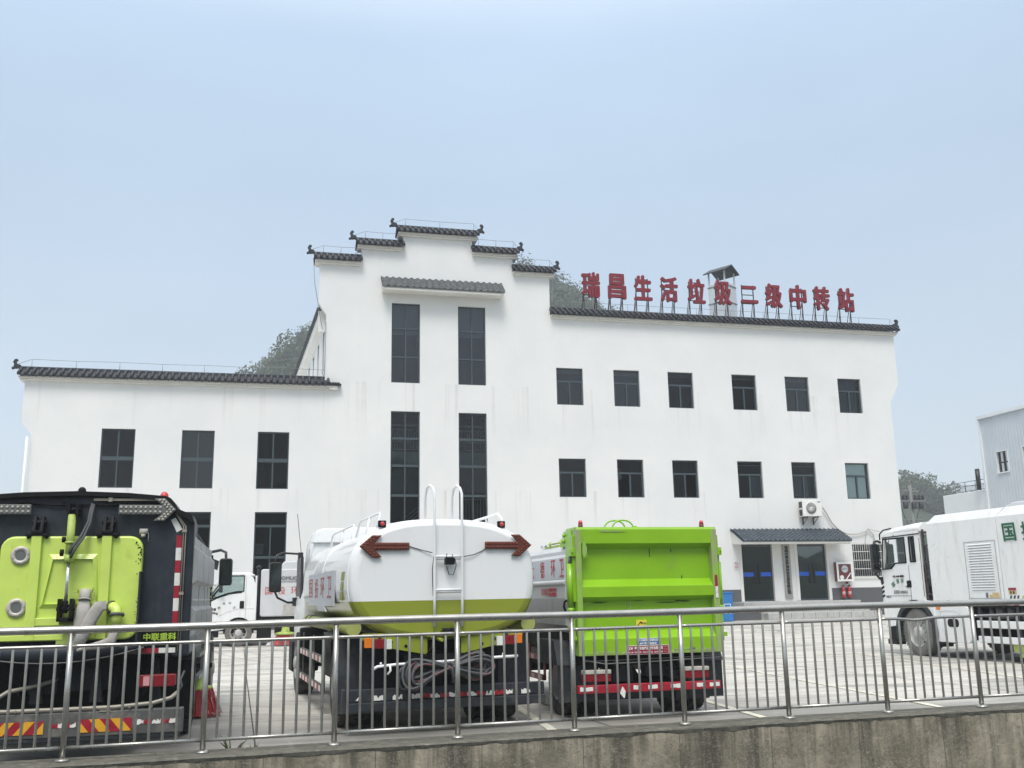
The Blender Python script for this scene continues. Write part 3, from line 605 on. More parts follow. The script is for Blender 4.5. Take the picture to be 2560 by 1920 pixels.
bp(b, 'roof_edge', 'tile')
b = MB(); b.prism([(26.3,9.9),(26.98,9.98),(26.98,10.2),(26.3,10.95)], 'y', 38.2, 54); bp(b, 'eave', 'trim')
b = MB(); b._add([(26.25,38.1,11.0),(27.05,38.1,10.2),(27.05,54,10.2),(26.25,54,11.0),(26.25,38.1,11.08),(27.08,38.1,10.28),(27.08,54,10.28),(26.25,54,11.08)], [(3,2,1,0),(4,5,6,7),(0,1,5,4),(1,2,6,5),(2,3,7,6),(3,0,4,7)]); bp(b, 'roof_edge', 'tile')
# room behind each group of windows (dark interior)
b = MB()
def room(x0, x1, y0, y1, z0, z1):
    b._add([(x0,y0,z0),(x1,y0,z0),(x1,y1,z0),(x0,y1,z0),(x0,y0,z1),(x1,y0,z1),(x1,y1,z1),(x0,y1,z1)], [(3,2,1,0),(4,5,6,7),(1,2,6,5),(2,3,7,6),(3,0,4,7)])
room(-8,1.7,37.27,43,.42,8.8); room(1.95,10.7,37.27,41,.42,9.0); room(1.95,10.7,37.27,41,9.05,14.2)
room(10.9,26.1,37.27,42,1.06,4.7); room(10.9,26.1,37.27,42,4.75,8.4); room(10.9,26.1,37.27,42,8.45,12.4)
bp(b, 'interior_wall', 'interior', recalc=False)

# tile copings -------------------------------------------------------
def ornament(mb, x, y, z, d):                  # upturned curl at the end of a ridge
    d *= .8; pts = [(0,0),(.10*d,.02),(.22*d,.0),(.30*d,.09),(.27*d,.15),(.33*d,.24),(.27*d,.34),(.16*d,.36),(.13*d,.29),(.20*d,.27),(.17*d,.18),(.08*d,.16),(0,.14)]
    mb.prism([(x+p[0], z+p[1]) for p in pts], 'y', y-.07, y+.07)
    mb.prism([(x+.18*d, z+.02), (x+.36*d, z-.03), (x+.38*d, z+.05), (x+.24*d, z+.10)], 'y', y-.05, y+.05)
def coping(x0, x1, zb, ends, x0t=None, x1t=None):
    cb = MB(); cb.box(x0, x1, 36.90, 37.42, zb, zb+.07); cb.box(x0-.03, x1+.03, 36.82, 37.50, zb+.07, zb+.15); c = bp(cb, 'cornice', 'trim', bevel=.012)
    t = MB(); y0, y1, za, zc = 36.72, 37.10, zb+.18, zb+.44
    xa, xb = (x0-.06 if x0t is None else x0t), (x1+.06 if x1t is None else x1t)
    for sgn in (0, 1):
        A = (y0, za), (y1, zc)
        if sgn: A = (74.36-y0, za), (74.36-y1, zc)
        (ya, z0_), (yb, z1_) = A
        t._add([(xa,ya,z0_-.03),(xb,ya,z0_-.03),(xb,yb,z1_-.03),(xa,yb,z1_-.03),(xa,ya,z0_+.01),(xb,ya,z0_+.01),(xb,yb,z1_+.01),(xa,yb,z1_+.01)], [(3,2,1,0),(4,5,6,7),(0,1,5,4),(1,2,6,5),(2,3,7,6),(3,0,4,7)])
        n = max(2, round((xb-xa)/.235))
        for i in range(n+1):
            x = xa + .04 + (xb-xa-.08)*i/n
            t.tube([(x,ya-(.03 if not sgn else -.03),z0_+.03),(x,yb,z1_+.05)], .052, 8)
            if i < n and not sgn:              # drip tile between two ribs
                xm = x + (xb-xa-.08)/n/2; t.prism([(xm-.075,z0_+.0),(xm+.075,z0_+.0),(xm+.045,z0_-.06),(xm,z0_-.08),(xm-.045,z0_-.06)], 'y', ya-.03, ya+.0)
    t.box(xa+.02, xb-.02, 37.10, 37.26, zc-.03, zc+.06); t.tube([(xa-.0,37.18,zc+.06),(xb+.0,37.18,zc+.06)], .065, 8)
    bp(t, 'tile_coping', 'tile')
    if ends[0]: o = MB(); ornament(o, xa, 37.18, zc+.02, -1); bp(o, 'ridge_ornament', 'tile', bevel=.012)
    if ends[1]: o = MB(); ornament(o, xb, 37.18, zc+.02, 1); bp(o, 'ridge_ornament', 'tile', bevel=.012)
    w = MB(); zt = zc + .38; n = max(2, round((xb-xa)/1.6)); pts = [(xa-.1 if ends[0] else xa, 37.18, zc+.2)]
    for i in range(n+1):
        x = xa + .35 + (xb-xa-.5)*i/n; w.cyl((x,37.18,zc+.1),(x,37.18,zt), .008, 5); pts.append((x,37.18,zt+.01*(-1)**i))
    pts.append((xb-.02,37.18,zc+.2)); w.tube(pts, .008, 5); bp(w, 'lightning_wire', 'wire')
coping(-8.75, 1.95, 9.22, (1, 0))
t = MB()
for i in range(6): t.tube([(1.85+.1*i,36.74,9.42),(1.85+.1*i,37.0,9.50)], .045, 8)
t.box(1.8,2.45,36.76,37.0,9.38,9.43); bp(t, 'tile_coping', 'tile')
b = MB(); b.box(1.98,2.32,36.83,37.0,9.22,9.36); bp(b, 'cornice', 'trim')
coping(1.40, 3.12, 14.22, (1, 0)); coping(3.02, 4.78, 14.93, (1, 0)); coping(4.62, 7.80, 15.58, (1, 1)); coping(7.62, 9.46, 14.93, (0, 1)); coping(9.30, 11.0, 14.22, (0, 1))
coping(10.86, 26.82, 12.48, (0, 1))
for p_ in ([(1.30,37.1,14.5),(1.38,37.0,13.4),(1.55,36.97,12.4),(1.7,37.0,11.6)], [(1.72,36.97,9.9),(1.80,36.96,9.75),(1.82,36.96,9.85),(1.83,36.96,11.9)], [(3.0,37.1,14.9),(3.0,37.0,14.8),(2.9,37.0,14.75)], [(10.95,36.98,14.1),(10.9,36.97,13.0),(10.93,37.0,12.9)]):
    b = MB(); b.tube(p_, .013, 5); bp(b, 'lightning_wire', 'wire')
b = MB(); b.tube([(-8.34,36.9,7.2),(-8.34,36.9,.5)], .055, 10); bp(b, 'downpipe', 'trim')

# small tiled awning over the tall windows; tiled entrance canopy
def awning(x0, x1, yf, zf, zw, mt, rise, step, name):
    nb = 7; t = MB()
    n = round((x1-x0)/step); prof = []
    for k in range(nb+1):
        u = k/nb; prof.append((yf + (37.0-yf)*u, zf + (zw-zf)*u, ))
    for r in range(nb):                        # overlapping courses of wavy tiles
        (ya, za), (yb, zb_) = prof[r], prof[r+1]; ring = []
        for e, (yy, zz) in enumerate(((ya, za+.035), (yb, zb_))):
            ring.append([(x0 + (x1-x0)*i/(n*6), yy, zz + .032*math.cos(2*math.pi*i/6)) for i in range(n*6+1)])
        t.loft(ring, 0, True, False, False)
        low = [(p[0], p[1], p[2]-.045) for p in ring[0]]; t.loft([low, ring[0]], 0, True, False, False)
    t.hexa([(x0,yf+.02,zf-.05),(x1,yf+.02,zf-.05),(x1,37.0,zw-.06),(x0,37.0,zw-.06),(x0,yf+.02,zf-.01),(x1,yf+.02,zf-.01),(x1,37.0,zw-.02),(x0,37.0,zw-.02)])
    c = bp(t, name, mt, recalc=False)
    s = MB(); s.prism([(yf+.05,zf-.04),(yf+.05,zf-rise),(yf+.14,zf-rise-.03),(37.0,zf-rise+.02),(37.0,zw-.08)], 'x', x0+.05, x1-.05); bp(s, 'soffit', 'trim', c, bevel=.01)
awning(3.92, 8.80, 36.35, 13.30, 13.86, 'tilegrey', .13, .24, 'awning')
awning(18.20, 23.08, 35.95, 3.44, 3.96, 'tileblue', .12, .20, 'canopy')

# windows ----------------------------------------------------------------
def window(x0, x1, z0, z1, style, key):
    Y = F + .09; fr = MB(); ft = .045
    def bar(a, c, e, g, d=0): fr.box(a, c, Y-.005*d, Y+.06, e, g)
    H = z1-z0; Wd = x1-x0
    bar(x0,x0+ft,z0,z1); bar(x1-ft,x1,z0,z1); bar(x0+ft,x1-ft,z0,z0+ft); bar(x0+ft,x1-ft,z1-ft,z1)
    xm = (x0+x1)/2
    if style == 'office':
        zt = z1 - H*.36; bar(x0+ft,x1-ft,zt-.035,zt+.035,1); bar(xm-.03,xm+.03,z0+ft,zt-.035,1)
        bar(x0+ft,x0+ft+.03,z0+ft,zt-.035,2); bar(x1-ft-.03,x1-ft,z0+ft,zt-.035,2); trans = [zt]
    elif style == 'hall':
        zt = (z0+z1)/2 + .0; bar(x0+ft,x1-ft,zt-.07,zt+.07,2); bar(xm-.025,xm+.025,z0+ft,zt-.07,1); bar(xm-.025,xm+.025,zt+.07,z1-ft,1)
    elif style == 'hallow':
        a, c = z1-H*.185, z1-H*.60
        for zz in (a, c): bar(x0+ft,x1-ft,zz-.045,zz+.045,2)
        bar(xm-.025,xm+.025,z0+ft,c-.045,1); bar(xm-.025,xm+.025,c+.045,a-.045,1)
    elif style == 'tall':
        for u in (.32, .675): bar(x0+ft,x1-ft,z1-H*u-.03,z1-H*u+.03,2)
        bar(xm-.025,xm+.025,z0+ft,z1-ft,1)
    elif style == 'stair':
        for u in (.245, .49, .755): bar(x0+ft,x1-ft,z1-H*u-.045,z1-H*u+.045,2)
        bar(xm-.025,xm+.025,z0+ft,z1-ft,1)
    elif style == 'barred':
        bar(xm-.025,xm+.025,z0+ft,z1-ft,1)
    w = bp(fr, 'window', 'frame')
    def pane(xa, xb, za, zb, m='glass_dark', name='pane', y=Y+.035):
        g = MB(); g._add([(xa,y,za),(xb,y,za),(xb,y,zb),(xa,y,zb)], [(0,1,2,3)]); return bp(g, name, m, w, recalc=False)
    k, i = key
    if style == 'office' and k == 'low' and i in (1, 2):     # one sash slid open
        zt = z1-H*.36; pane(x0, x1, zt, z1)
        if i == 1: pane(xm, x1, z0, zt)
        else: pane(x0, xm, z0, zt)
    else: pane(x0, x1, z0, z1, 'glass_clear' if (style, k, i) == ('office', 'low', 5) else 'glass_bright' if style == 'tall' else random.choice(['glass_dark', 'glass_mid', 'glass_mid', 'glass_bright']))
    def cloth(xa, xb, za, zb, m='curtain', y=F+.2, folds=0.0, name='curtain'):
        n = 40; g = MB(); ring = [[(xa+(xb-xa)*q/n, y + folds*math.sin(q*1.35), zz) for q in range(n+1)] for zz in (za, zb)]
        g.loft(ring, 0, True, False, False); bp(g, name, m, w, recalc=False)
    zt = z1-H*.36
    if style == 'office':
        if (k, i) == ('low', 4): cloth(x0+.16, x1-.3, z0+.1, zt-.05, folds=.02)
        if (k, i) == ('low', 5): cloth(x0+.04, x1-.1, z0+.02, z1-.02, 'blind', y=F+.165, name='blind')
        if (k, i) == ('low', 3): cloth(xm+.04, x1-.05, z0+.1, zt-.05, folds=.015)
        if (k, i) == ('up', 5): cloth(x0+.1, x1-.16, z0+.05, z1-.05, folds=.015)
        if (k, i) in (('low', 3), ('low', 4)): cloth(x0+.04, x1-.06, z1-.17, z1-.14, 'blind', name='blind')
        if (k, i) in (('low', 0), ('low', 1)):                # pale inner window seen through the room
            q = MB(); a = x0+.03 if i == 0 else x0+.17
            q.box(a, a+(.28 if i == 0 else .27), 38.6, 38.62, z1-.62, z1-.14)
            if i == 1: q.box(a+.32, a+.58, 38.6, 38.62, z1-.62, z1-.14)
            bp(q, 'inner_window', 'blind', w)
    if style == 'stair':
        q = MB(); y = F+.32
        for (za, zb) in ((z1-H*.255, z1-H*.155), (z1-H*.335, z1-H*.265)):
            for u in range(10): q.cyl((x0+.08+u*(Wd-.16)/9, y, za), (x0+.08+u*(Wd-.16)/9, y, zb), .011, 6)
            q.cyl((x0,y,zb),(x1,y,zb),.014,6); q.cyl((x0,y,za),(x1,y,za),.016,6)
        q.cyl((x0,y,z1-H*.115),(x1,y,z1-H*.115),.03,8)
        if i == 0:
            for d in (0, -.16, -.3): q.tube([(xm+.02,y,z0+.12+d+.1),(x1,y,z0+.55+d+.1)], .013, 6)
        else:
            for u in range(9): q.cyl((x0+.1+u*(Wd-.2)/8, y, z0+.1), (x0+.1+u*(Wd-.2)/8, y, z1-H*.78), .010, 6)
            q.cyl((x0,y,z1-H*.78),(x1,y,z1-H*.78),.014,6)
        bp(q, 'stair_railing', 'trim', w)
        pane(x0+.05, x1-.05, z1-H*.49+.05, z1-H*.36, 'frost', 'frosted_film', F+.15)
        pane(x0+.05, x1-.05, z1-H*.755+.05, z1-H*.49-.05, 'darkgrey' if i else 'frost', 'frosted_film', F+.30)
    if style == 'tall':
        pane(x0+.05, x1-.05, z0+.05, z1-.05, 'darkgrey', 'blind', F+.5)
    if style == 'hallow': pane(x0+.06, x0+.34, z1-H*.56, z1-H*.42, 'frost', 'paper_notice', F+.20)
    if style == 'barred':
        q = MB()
        for u in range(14): q.cyl((x0+.03+u*.105, F-.05, z0-.05), (x0+.03+u*.105, F-.05, z1+.05), .008, 6)
        for u in range(5): zz = z0-.05+u*(H+.1)/4; q.box(x0-.03, x1+.05, F-.07, F-.045, zz-.012, zz+.012)
        bp(q, 'window_bars', 'trim', w); cloth(x0+.1, x1-.1, z0+.05, z1-.05, folds=.02)
for w in wins: window(*w)
# doors, their white surrounds, dado, steps
for di, (x0, x1) in enumerate(doors):
    s = MB()
    for (a, c, e, g) in ((x0-.13,x0,1.06,3.47),(x1,x1+.13,1.06,3.47),(x0,x1,3.34,3.47)): s.box(a, c, F-.03, F+.02, e, g)
    bp(s, 'door_surround', 'trim', bevel=.006)
    d = MB(); xm = (x0+x1)/2
    for (a, c) in ((x0, x0+.04), (x1-.04, x1)): d.box(a, c, F+.08, F+.13, 1.06, 3.34)
    d.box(x0+.04, x1-.04, F+.08, F+.13, 3.29, 3.34); d.box(x0+.04, xm-.01, F+.08, F+.12, 1.07, 1.13); d.box(xm+.01, x1-.04, F+.08, F+.12, 1.07, 1.13)
    dr = bp(d, 'door', 'frame')
    g = MB()
    for (a, c) in ((x0+.04, xm-.004), (xm+.004, x1-.04)): g.box(a, c, F+.095, F+.107, 1.13, 3.29)
    bp(g, 'pane', 'glass_clear' if di == 0 else 'glass_teal', dr)
    h = MB()
    for sx_ in (-1, 1):
        x = xm + sx_*.10
        h.cyl((x,F+.04,1.75),(x,F+.04,2.52),.018,8)
        for zz in (1.83, 2.44): h.cyl((x,F+.04,zz),(x,F+.1,zz),.012,6)
        h.cyl((x+.05*sx_,F+.15,1.75),(x+.05*sx_,F+.15,2.52),.015,8)
    bp(h, 'handle', 'blackpl', dr)
    t = MB(); t.box(x0+.05, xm-.14, F+.088, F+.092, 2.05, 2.22); t.box(xm+.16, x1-.05, F+.088, F+.092, 2.05, 2.22); bp(t, 'door_band', 'bluetape', dr)
for x0, x1, zt_ in ((10.83, 18.51, 1.54), (22.59, 26.235, 1.54), (-8.24, 10.825, 1.2)):
    b = MB(); b.box(x0, x1, F-.012, F+.0, .3, zt_); bp(b, 'dado', 'dado')
b = MB(); b.box(18.1, 23.25, 36.0, 36.99, .3, 1.05); b.box(18.6, 23.4, 35.65, 36.0, .3, .84); b.box(18.75, 23.7, 35.3, 35.65, .3, .63)
st = bp(b, 'entrance_steps', 'stone', bevel=.012)
b = MB()
for i in range(9): b.box(19.2+.52*i, 19.21+.52*i, 35.294, 35.30, .42, .62); b.box(19.0+.52*i, 19.01+.52*i, 35.644, 35.65, .66, .83)
bp(b, 'slab_joint', 'joint', st)
b = MB(); b.box(17.2, 18.55, 35.5, 36.6, .3, .80); b.box(17.05, 18.62, 35.42, 36.68, .80, .88); bp(b, 'plinth', 'dado', bevel=.01)
b = MB(); b.box(20.3, 20.9, F+.8, F+.83, 1.1, 2.2); b.box(18.7, 19.25, F+1.5, F+1.9, 1.06, 1.75); bp(b, 'reception_desk', 'trim')

# roof-top ventilation tower (part of the building)
b = MB(); vr = Matrix.Rotation(R(32), 3, 'Z'); vc = Vector((20.15, 40.2, 0))
def vb(x0,x1,y0,y1,z0,z1,mm=0):
    v = [vr @ Vector(p) + vc for p in [(x0,y0,z0),(x1,y0,z0),(x1,y1,z0),(x0,y1,z0),(x0,y0,z1),(x1,y0,z1),(x1,y1,z1),(x0,y1,z1)]]; b.hexa([tuple(p) for p in v], mm)
vb(-.46,.46,-.46,.46,11.9,15.45)
for zz in (13.0, 13.75, 14.5, 15.3): vb(-.48,.48,-.48,.48,zz,zz+.05,1)
for sx_ in (-.42,.42):
    for sy_ in (-.42,.42): vb(sx_-.03,sx_+.03,sy_-.03,sy_+.03,15.45,16.05,0)
vt = bp(b, 'ventilation_tower', ['vent', 'wire'])
b = MB()
for sg in (-1, 1):
    v = [(0,-.60,16.30),(sg*.62,-.60,15.95),(sg*.62,.60,15.95),(0,.60,16.30)]; v2 = [(x,y,z+.05) for x,y,z in v]
    b.hexa([tuple(vr @ Vector(p) + vc) for p in v+v2])
bp(b, 'roof', 'tile', vt)

# rooftop characters, each one a letter on its own strutted frame
CH = '瑞昌生活垃圾二级中转站'
CX_ = [12.73, 13.89, 15.06, 16.24, 17.50, 18.74, 19.99, 21.17, 22.35, 23.51, 24.73]
CHL = ['standing nearest the stepped gable', 'standing between 瑞 and 生', 'standing between 昌 and 活', 'with three separate strokes on one side', 'standing beside 活, short of the ventilation tower',
       'standing in front of the ventilation tower', 'made of two plain horizontal strokes', 'standing between 二 and 中', 'a box pierced by one vertical stroke', 'standing between 中 and 站', 'standing nearest the free end of the roof']
for i, (c, x) in enumerate(zip(CH, CX_)):
    t = thing('rooftop_character', 'red metal character %s on the roof, %s' % (c, CHL[i]), 'sign letter', (x, 37.45, 12.7), 0, 'red characters of the rooftop sign')
    zb, zt = .90, 1.98
    if c == '二': zb, zt = 1.04, 1.80
    text('character', c, 1.1, (0, -.10, (zb+zt)/2), (1,0,0), (0,0,1), 'signred', t, ext=.06, fit=(.74, zt-zb-.03), fat=.030)
    f = MB()
    for sx_ in (-.27, .27):
        f.box(sx_-.018, sx_+.018, .02, .055, -.6, 1.9); f.tube([(sx_,.05,1.3),(sx_-.02,.75,-.6)], .018, 6)
        f.tube([(sx_,.03,1.0),(sx_-.17,.02,-.1)], .016, 6)
    for zz in (1.05, 1.45, 1.86): f.box(-.29, .29, .02, .05, zz-.016, zz+.016)
    f.build('support_frame', 'rust', t)

# ================================================================== THINGS ON AND BY THE BUILDING
t = thing('air_conditioner', 'white outdoor air conditioner unit bracketed on the white wall above the entrance canopy', 'air conditioner', (21.75, 36.95, 4.42))
b = MB(); b.box(-.45, .42, -.42, -.07, .02, .68); b.build('casing', 'acwhite', t, bevel=.02)
b = MB(); b.lathe([(.255,0),(.255,.012),(.235,.018),(.05,.018)], (-.08,-.42,.36), (0,-1,0), 28)
b.build('fan_ring', 'acwhite', t)
b = MB()
b.lathe([(.235,.019),(.05,.020)], (-.08,-.42,.36), (0,-1,0), 28, 1)
for k in range(28):
    a = 2*math.pi*k/28; b.tube([(-.08+.06*math.cos(a),-.445,.36+.06*math.sin(a)),(-.08+.15*math.cos(a+.25),-.446,.36+.15*math.sin(a+.25)),(-.08+.23*math.cos(a+.4),-.445,.36+.23*math.sin(a+.4))], .006, 4)
b.lathe([(.055,.02),(.05,.035),(.01,.04)], (-.08,-.42,.36), (0,-1,0), 16)
b.build('fan_grille', ['acwhite', 'ledgrey'], t)
b = MB(); 
for z0 in (.06, .38): b.box(-.456, -.448, -.36, -.12, z0, z0+.25)
b.build('side_vent', 'blackpl', t)
text('logo', 'Haier', .07, (.30,-.423,.62), (1,0,0), (0,0,1), 'textgrey', t, bold=.003)
for x in (-.26, .22):
    b = MB(); b.box(x-.02, x+.02, -.44, 0, -.02, .015); b.box(x-.02, x+.02, -.04, 0, -.3, -.02); b.tube([(x,-.40,-.02),(x,-.02,-.28)], .013, 6); b.build('bracket', 'blackpl', t)
b = MB(); b.tube([(.43,-.16,.35),(.52,-.12,.42),(.68,-.07,.40),(.86,-.05,.15),(1.05,-.04,-.2),(1.35,-.04,-.52),(1.75,-.04,-.68),(2.2,-.04,-.68),(2.6,-.04,-.58),(2.75,-.04,-.5),(2.95,-.04,-.7),(3.05,-.04,-1.1),(3.1,-.04,-1.5)], .026, 8)
b.build('insulated_pipe', 'conduit', t)
b = MB(); b.tube([(2.72,-.05,-.46),(2.6,-.05,-.7),(2.52,-.05,-1.1),(2.54,-.05,-1.35)], .009, 5); b.tube([(2.74,-.05,-.47),(3.1,-.05,-.56),(3.4,-.05,-.6)], .009, 5); b.build('thin_cable', 'wire', t)

t = thing('company_plaque', 'tall brushed metal plaque with black vertical characters between the two glass doors', 'sign', (20.62, 36.985, 1.18))
b = MB(); b.box(-.165, .165, -.045, 0, 0, 2.19); b.box(-.175,.175,-.05,-.04,-.01,.02); b.box(-.175,.175,-.05,-.04,2.17,2.2); b.build('board', 'plaque', t, bevel=.006)
for i, c in enumerate('瑞昌市徽业环境科技发展有限公司'):
    text('character', c, .15, (0, -.050, 2.02-.1295*i), (1,0,0), (0,0,1), 'textblack', t, fat=.006, fit=(.14,.115))
t = thing('no_smoking_sign', 'small white no smoking notice on the wall left of the glass doors', 'sign', (18.37, 36.985, 2.35))
b = MB(); b.box(-.11, .11, -.012, 0, 0, .34); b.build('board', 'whitetrim', t)
b = MB(); b.lathe([(.085,0),(.085,.004),(.066,.004),(.066,0)], (0,-.013,.22), (0,-1,0), 24, caps=False)
b.hexa([(-.055,-.018,.265),(-.045,-.018,.275),(-.045,-.014,.275),(-.055,-.014,.265),(.045,-.018,.165),(.055,-.018,.175),(.055,-.014,.175),(.045,-.014,.165)]); b.build('ban_symbol', 'redtape', t)
b = MB(); b.box(-.04,.045,-.016,-.013,.212,.228); b.build('cigarette', 'textblack', t)
text('lettering', '禁止吸烟', .045, (0,-.015,.085), (1,0,0), (0,0,1), 'textred', t, bold=.002); text('lettering', 'NO SMOKING', .024, (0,-.015,.04), (1,0,0), (0,0,1), 'textred', t)
t = thing('fire_hose_cabinet', 'maroon fire hose cabinet with a white framed glass door on the wall', 'fire cabinet', (23.13, 36.98, 1.80))
b = MB(); b.box(-.37, .37, -.20, 0, 0, .78); b.build('box', 'maroon', t, bevel=.008)
b = MB()
for (a,c,e,g) in ((-.37,-.29,0,.78),(.29,.37,0,.78),(-.29,.29,0,.08),(-.29,.29,.70,.78)): b.box(a,c,-.225,-.201,e,g)
d = b.build('door_frame', 'whitetrim', t, bevel=.004)
b = MB(); b.box(-.29,.29,-.212,-.204,.08,.70); b.build('door_panel', 'maroon', d)
b = MB(); b.lathe([(.15,0),(.15,.006)], (0,-.213,.50), (0,-1,0), 24); me = b; o = b.build('label', 'vent', d); o.scale = (1,1,1)
text('lettering', '消火栓', .085, (0,-.222,.50), (1,0,0), (0,0,1), 'textgrey', d)
b = MB(); b.hexa([(.02,-.216,.09),(.08,-.216,.09),(.08,-.213,.09),(.02,-.213,.09),(.23,-.216,.34),(.29,-.216,.34),(.29,-.213,.34),(.23,-.213,.34)]); b.lathe([(.09,0),(.09,.008)], (-.16,-.213,.16), (0,-1,0), 16); b.build('hose_reel', 'whitetrim', d)
b = MB(); b.cyl((.12,-.1,-.10),(.12,-.1,0),.05,12); b.build('pipe', 'maroon', t)
for i, (x, lb) in enumerate(((23.055, 'red fire extinguisher under the hose cabinet, nearer the glass door'), (23.33, 'red fire extinguisher under the hose cabinet, nearer the barred window'))):
    t = thing('fire_extinguisher', lb, 'extinguisher', (x, 36.88, 1.15), 0, 'fire extinguishers under the cabinet')
    b = MB(); b.lathe([(.07,0),(.078,.02),(.078,.36),(.06,.41),(.03,.44),(.03,.46)], (0,0,0), (0,0,1), 18); b.build('cylinder', 'extred', t)
    b = MB(); b.lathe([(.0795,.10),(.0795,.24)], (0,0,0), (0,0,1), 18); b.build('label_band', 'pinkband', t)
    b = MB(); b.box(-.02,.02,-.05,.03,.45,.49); b.box(-.012,.012,-.11,.02,.49,.51); b.build('valve', 'blackpl', t)
    b = MB(); b.tube([(0,.0,.47),(-.07,-.02,.47),(-.10,-.03,.36),(-.09,-.05,.18)], .012, 6); b.build('hose', 'blackpl', t)
t = thing('blue_cabinet', 'blue sheet metal cabinet standing by the wall behind the green truck', 'cabinet', (16.72, 35.3, 0.38))
b = MB(); b.box(-.45,.42,-.3,.3,0,1.02); b.build('body', 'binblue', t, bevel=.015)
b = MB(); b.box(-.47,.45,-.32,.32,1.02,1.08); b.build('lid', 'binblue', t, bevel=.01)
b = MB()
for (a,c,e,g) in ((.05,.33,.62,.64),(.05,.33,.28,.30),(.05,.07,.30,.62),(.31,.33,.30,.62)): b.box(a,c,-.304,-.30,e,g)
b.build('pictogram_frame', 'textwhite', t)

# ================================================================== FAR RIGHT: METAL BUILDING, WALL, POLE
t = thing('metal_building', 'blue grey corrugated metal building with square windows beyond the big white truck', 'building', (37, 36, 0.42)); off = (37, 36, .42)
X0 = 34.5; ym = [41.6, 20.0]; b = MB(); n = 108; ring = [[], []]
wy = [(39.97,40.72),(38.2,38.95),(36.4,37.15),(34.6,35.35)]
segs = [(41.6,40.72),(39.97,38.95),(38.2,37.15),(36.4,35.35),(34.6,24.0)]
def corr(ya, yb, za, zb):
    n = max(2, int(abs(ya-yb)/.05)); rg = []
    for zz in (za, zb): rg.append([(X0 + (.018 if int((ya-(ya-yb)*q/n)/.05) % 4 < 1 else 0), ya-(ya-yb)*q/n, zz) for q in range(n+1)])
    b.loft(rg, 0, False, False, False)
for ya, yb in segs: corr(ya, yb, .42, 9.72)
for (ya, yb) in wy: corr(yb, ya, .42, 6.91); corr(yb, ya, 7.91, 9.72)
b._add([(34.5,41.6,.42),(48,41.6,.42),(48,41.6,9.72),(34.5,41.6,9.72)], [(0,1,2,3)])
b._add([(34.5,24,.42),(48,24,.42),(48,24,9.72),(34.5,24,9.72)], [(0,1,2,3)]); b._add([(34.5,41.6,9.72),(48,41.6,9.72),(48,24,9.72),(34.5,24,9.72)], [(0,1,2,3)])
b.build('wall', 'bluegrey', t, off=off, recalc=False)
b = MB(); b.box(34.38,34.60,24,41.72,9.70,9.88); b.box(34.42,34.56,41.58,41.70,.42,9.70); b.build('corner_trim', 'paleblue', t, off=off)
for (ya, yb) in wy:
    b = MB(); b.box(34.47,34.62,ya-.03,ya,6.87,7.94); b.box(34.47,34.62,yb,yb+.03,6.87,7.94); b.box(34.47,34.62,ya,yb,7.91,7.94); b.box(34.44,34.64,ya-.03,yb+.03,6.85,6.91)
    w = b.build('window', 'paleblue', t, off=off)
    b = MB(); b.box(34.58,34.62,ya+.02,ya+.08,6.91,7.91); b.box(34.58,34.62,yb-.08,yb-.02,6.91,7.91); b.box(34.58,34.62,(ya+yb)/2-.03,(ya+yb)/2+.03,6.91,7.91); b.box(34.58,34.62,ya,yb,7.36,7.42); b.build('sash', 'frame', w, off=off)
    b = MB(); b._add([(34.63,ya,6.91),(34.63,yb,6.91),(34.63,yb,7.91),(34.63,ya,7.91)], [(0,1,2,3)]); b.build('pane', 'glass_dark', w, off=off, recalc=False)
b = MB(); b.box(36.2,47,24.5,41,.5,9.5); b.build('interior_wall', 'interior', t, off=off)
b = MB(); b.tube([(34.3,41.95,6.2),(34.3,41.95,7.25)], .11, 10); b.build('pipe', 'blackpl', t, off=off)
t = thing('terrace_wall', 'pale terrace wall with a thin railing left of the corrugated building', 'wall', (35.5, 43.4, .42)); off = (35.5, 43.4, .42)
b = MB(); b.box(34.5,36.5,41.75,45.0,.3,6.2); b.build('wall_face', 'paleblue', t, off=off, bevel=.02)
b = MB()
for y in np.linspace(41.8, 44.85, 5): b.cyl((34.6,y,6.2),(34.6,y,6.74),.022,6)
for y in np.linspace(41.8, 44.85, 36): b.cyl((34.6,y,6.26),(34.6,y,6.52),.009,5)
for z in (6.26, 6.52, 6.74): b.cyl((34.6,41.8,z),(34.6,44.85,z),.018,6)
b.cyl((34.6,44.85,6.74),(36.4,44.85,6.74),.018,6); b.cyl((34.6,44.85,6.3),(36.4,44.85,6.3),.018,6)
b.build('railing', 'wire', t, off=off)
t = thing('utility_pole', 'grey utility pole with insulators and transformers in front of the right hill', 'pole', (43.4, 60, -.5))
b = MB(); b.cyl((0,0,0),(0,0,9.0),.17,10,0,.11); b.build('pole', 'pole', t)
for z, l in ((8.6,.7),(7.9,1.0),(6.6,.8),(6.0,.9)):
    b = MB(); b.box(-l,l,-.06,.06,z-.05,z+.05); b.box(-l,l,.2,.3,z-.05,z+.04); b.build('crossarm', 'pole', t)
for x, z in ((-.95,8.0),(-.6,8.0),(-.3,8.0),(.35,8.0),(.65,8.0),(.95,8.0)):
    b = MB(); b.lathe([(.10,0),(.13,.08),(.06,.16),(.12,.24),(.05,.34)], (x,0,z), (0,0,1), 8); b.build('insulator', 'blackpl', t)
for x in (-.62, .05, .62):
    b = MB(); b.lathe([(.16,0),(.17,.05),(.17,.4),(.1,.48)], (x,-.2,7.35), (0,0,1), 10); b.build('transformer', 'blackpl', t)
b = MB(); b.tube([(-1.3,0,8.9),(-1.3,0,9.5),(-1.0,0,9.55)], .04, 6); b.sphere((-.95,0,9.6), .22, 0); b.build('lamp', 'vent', t)
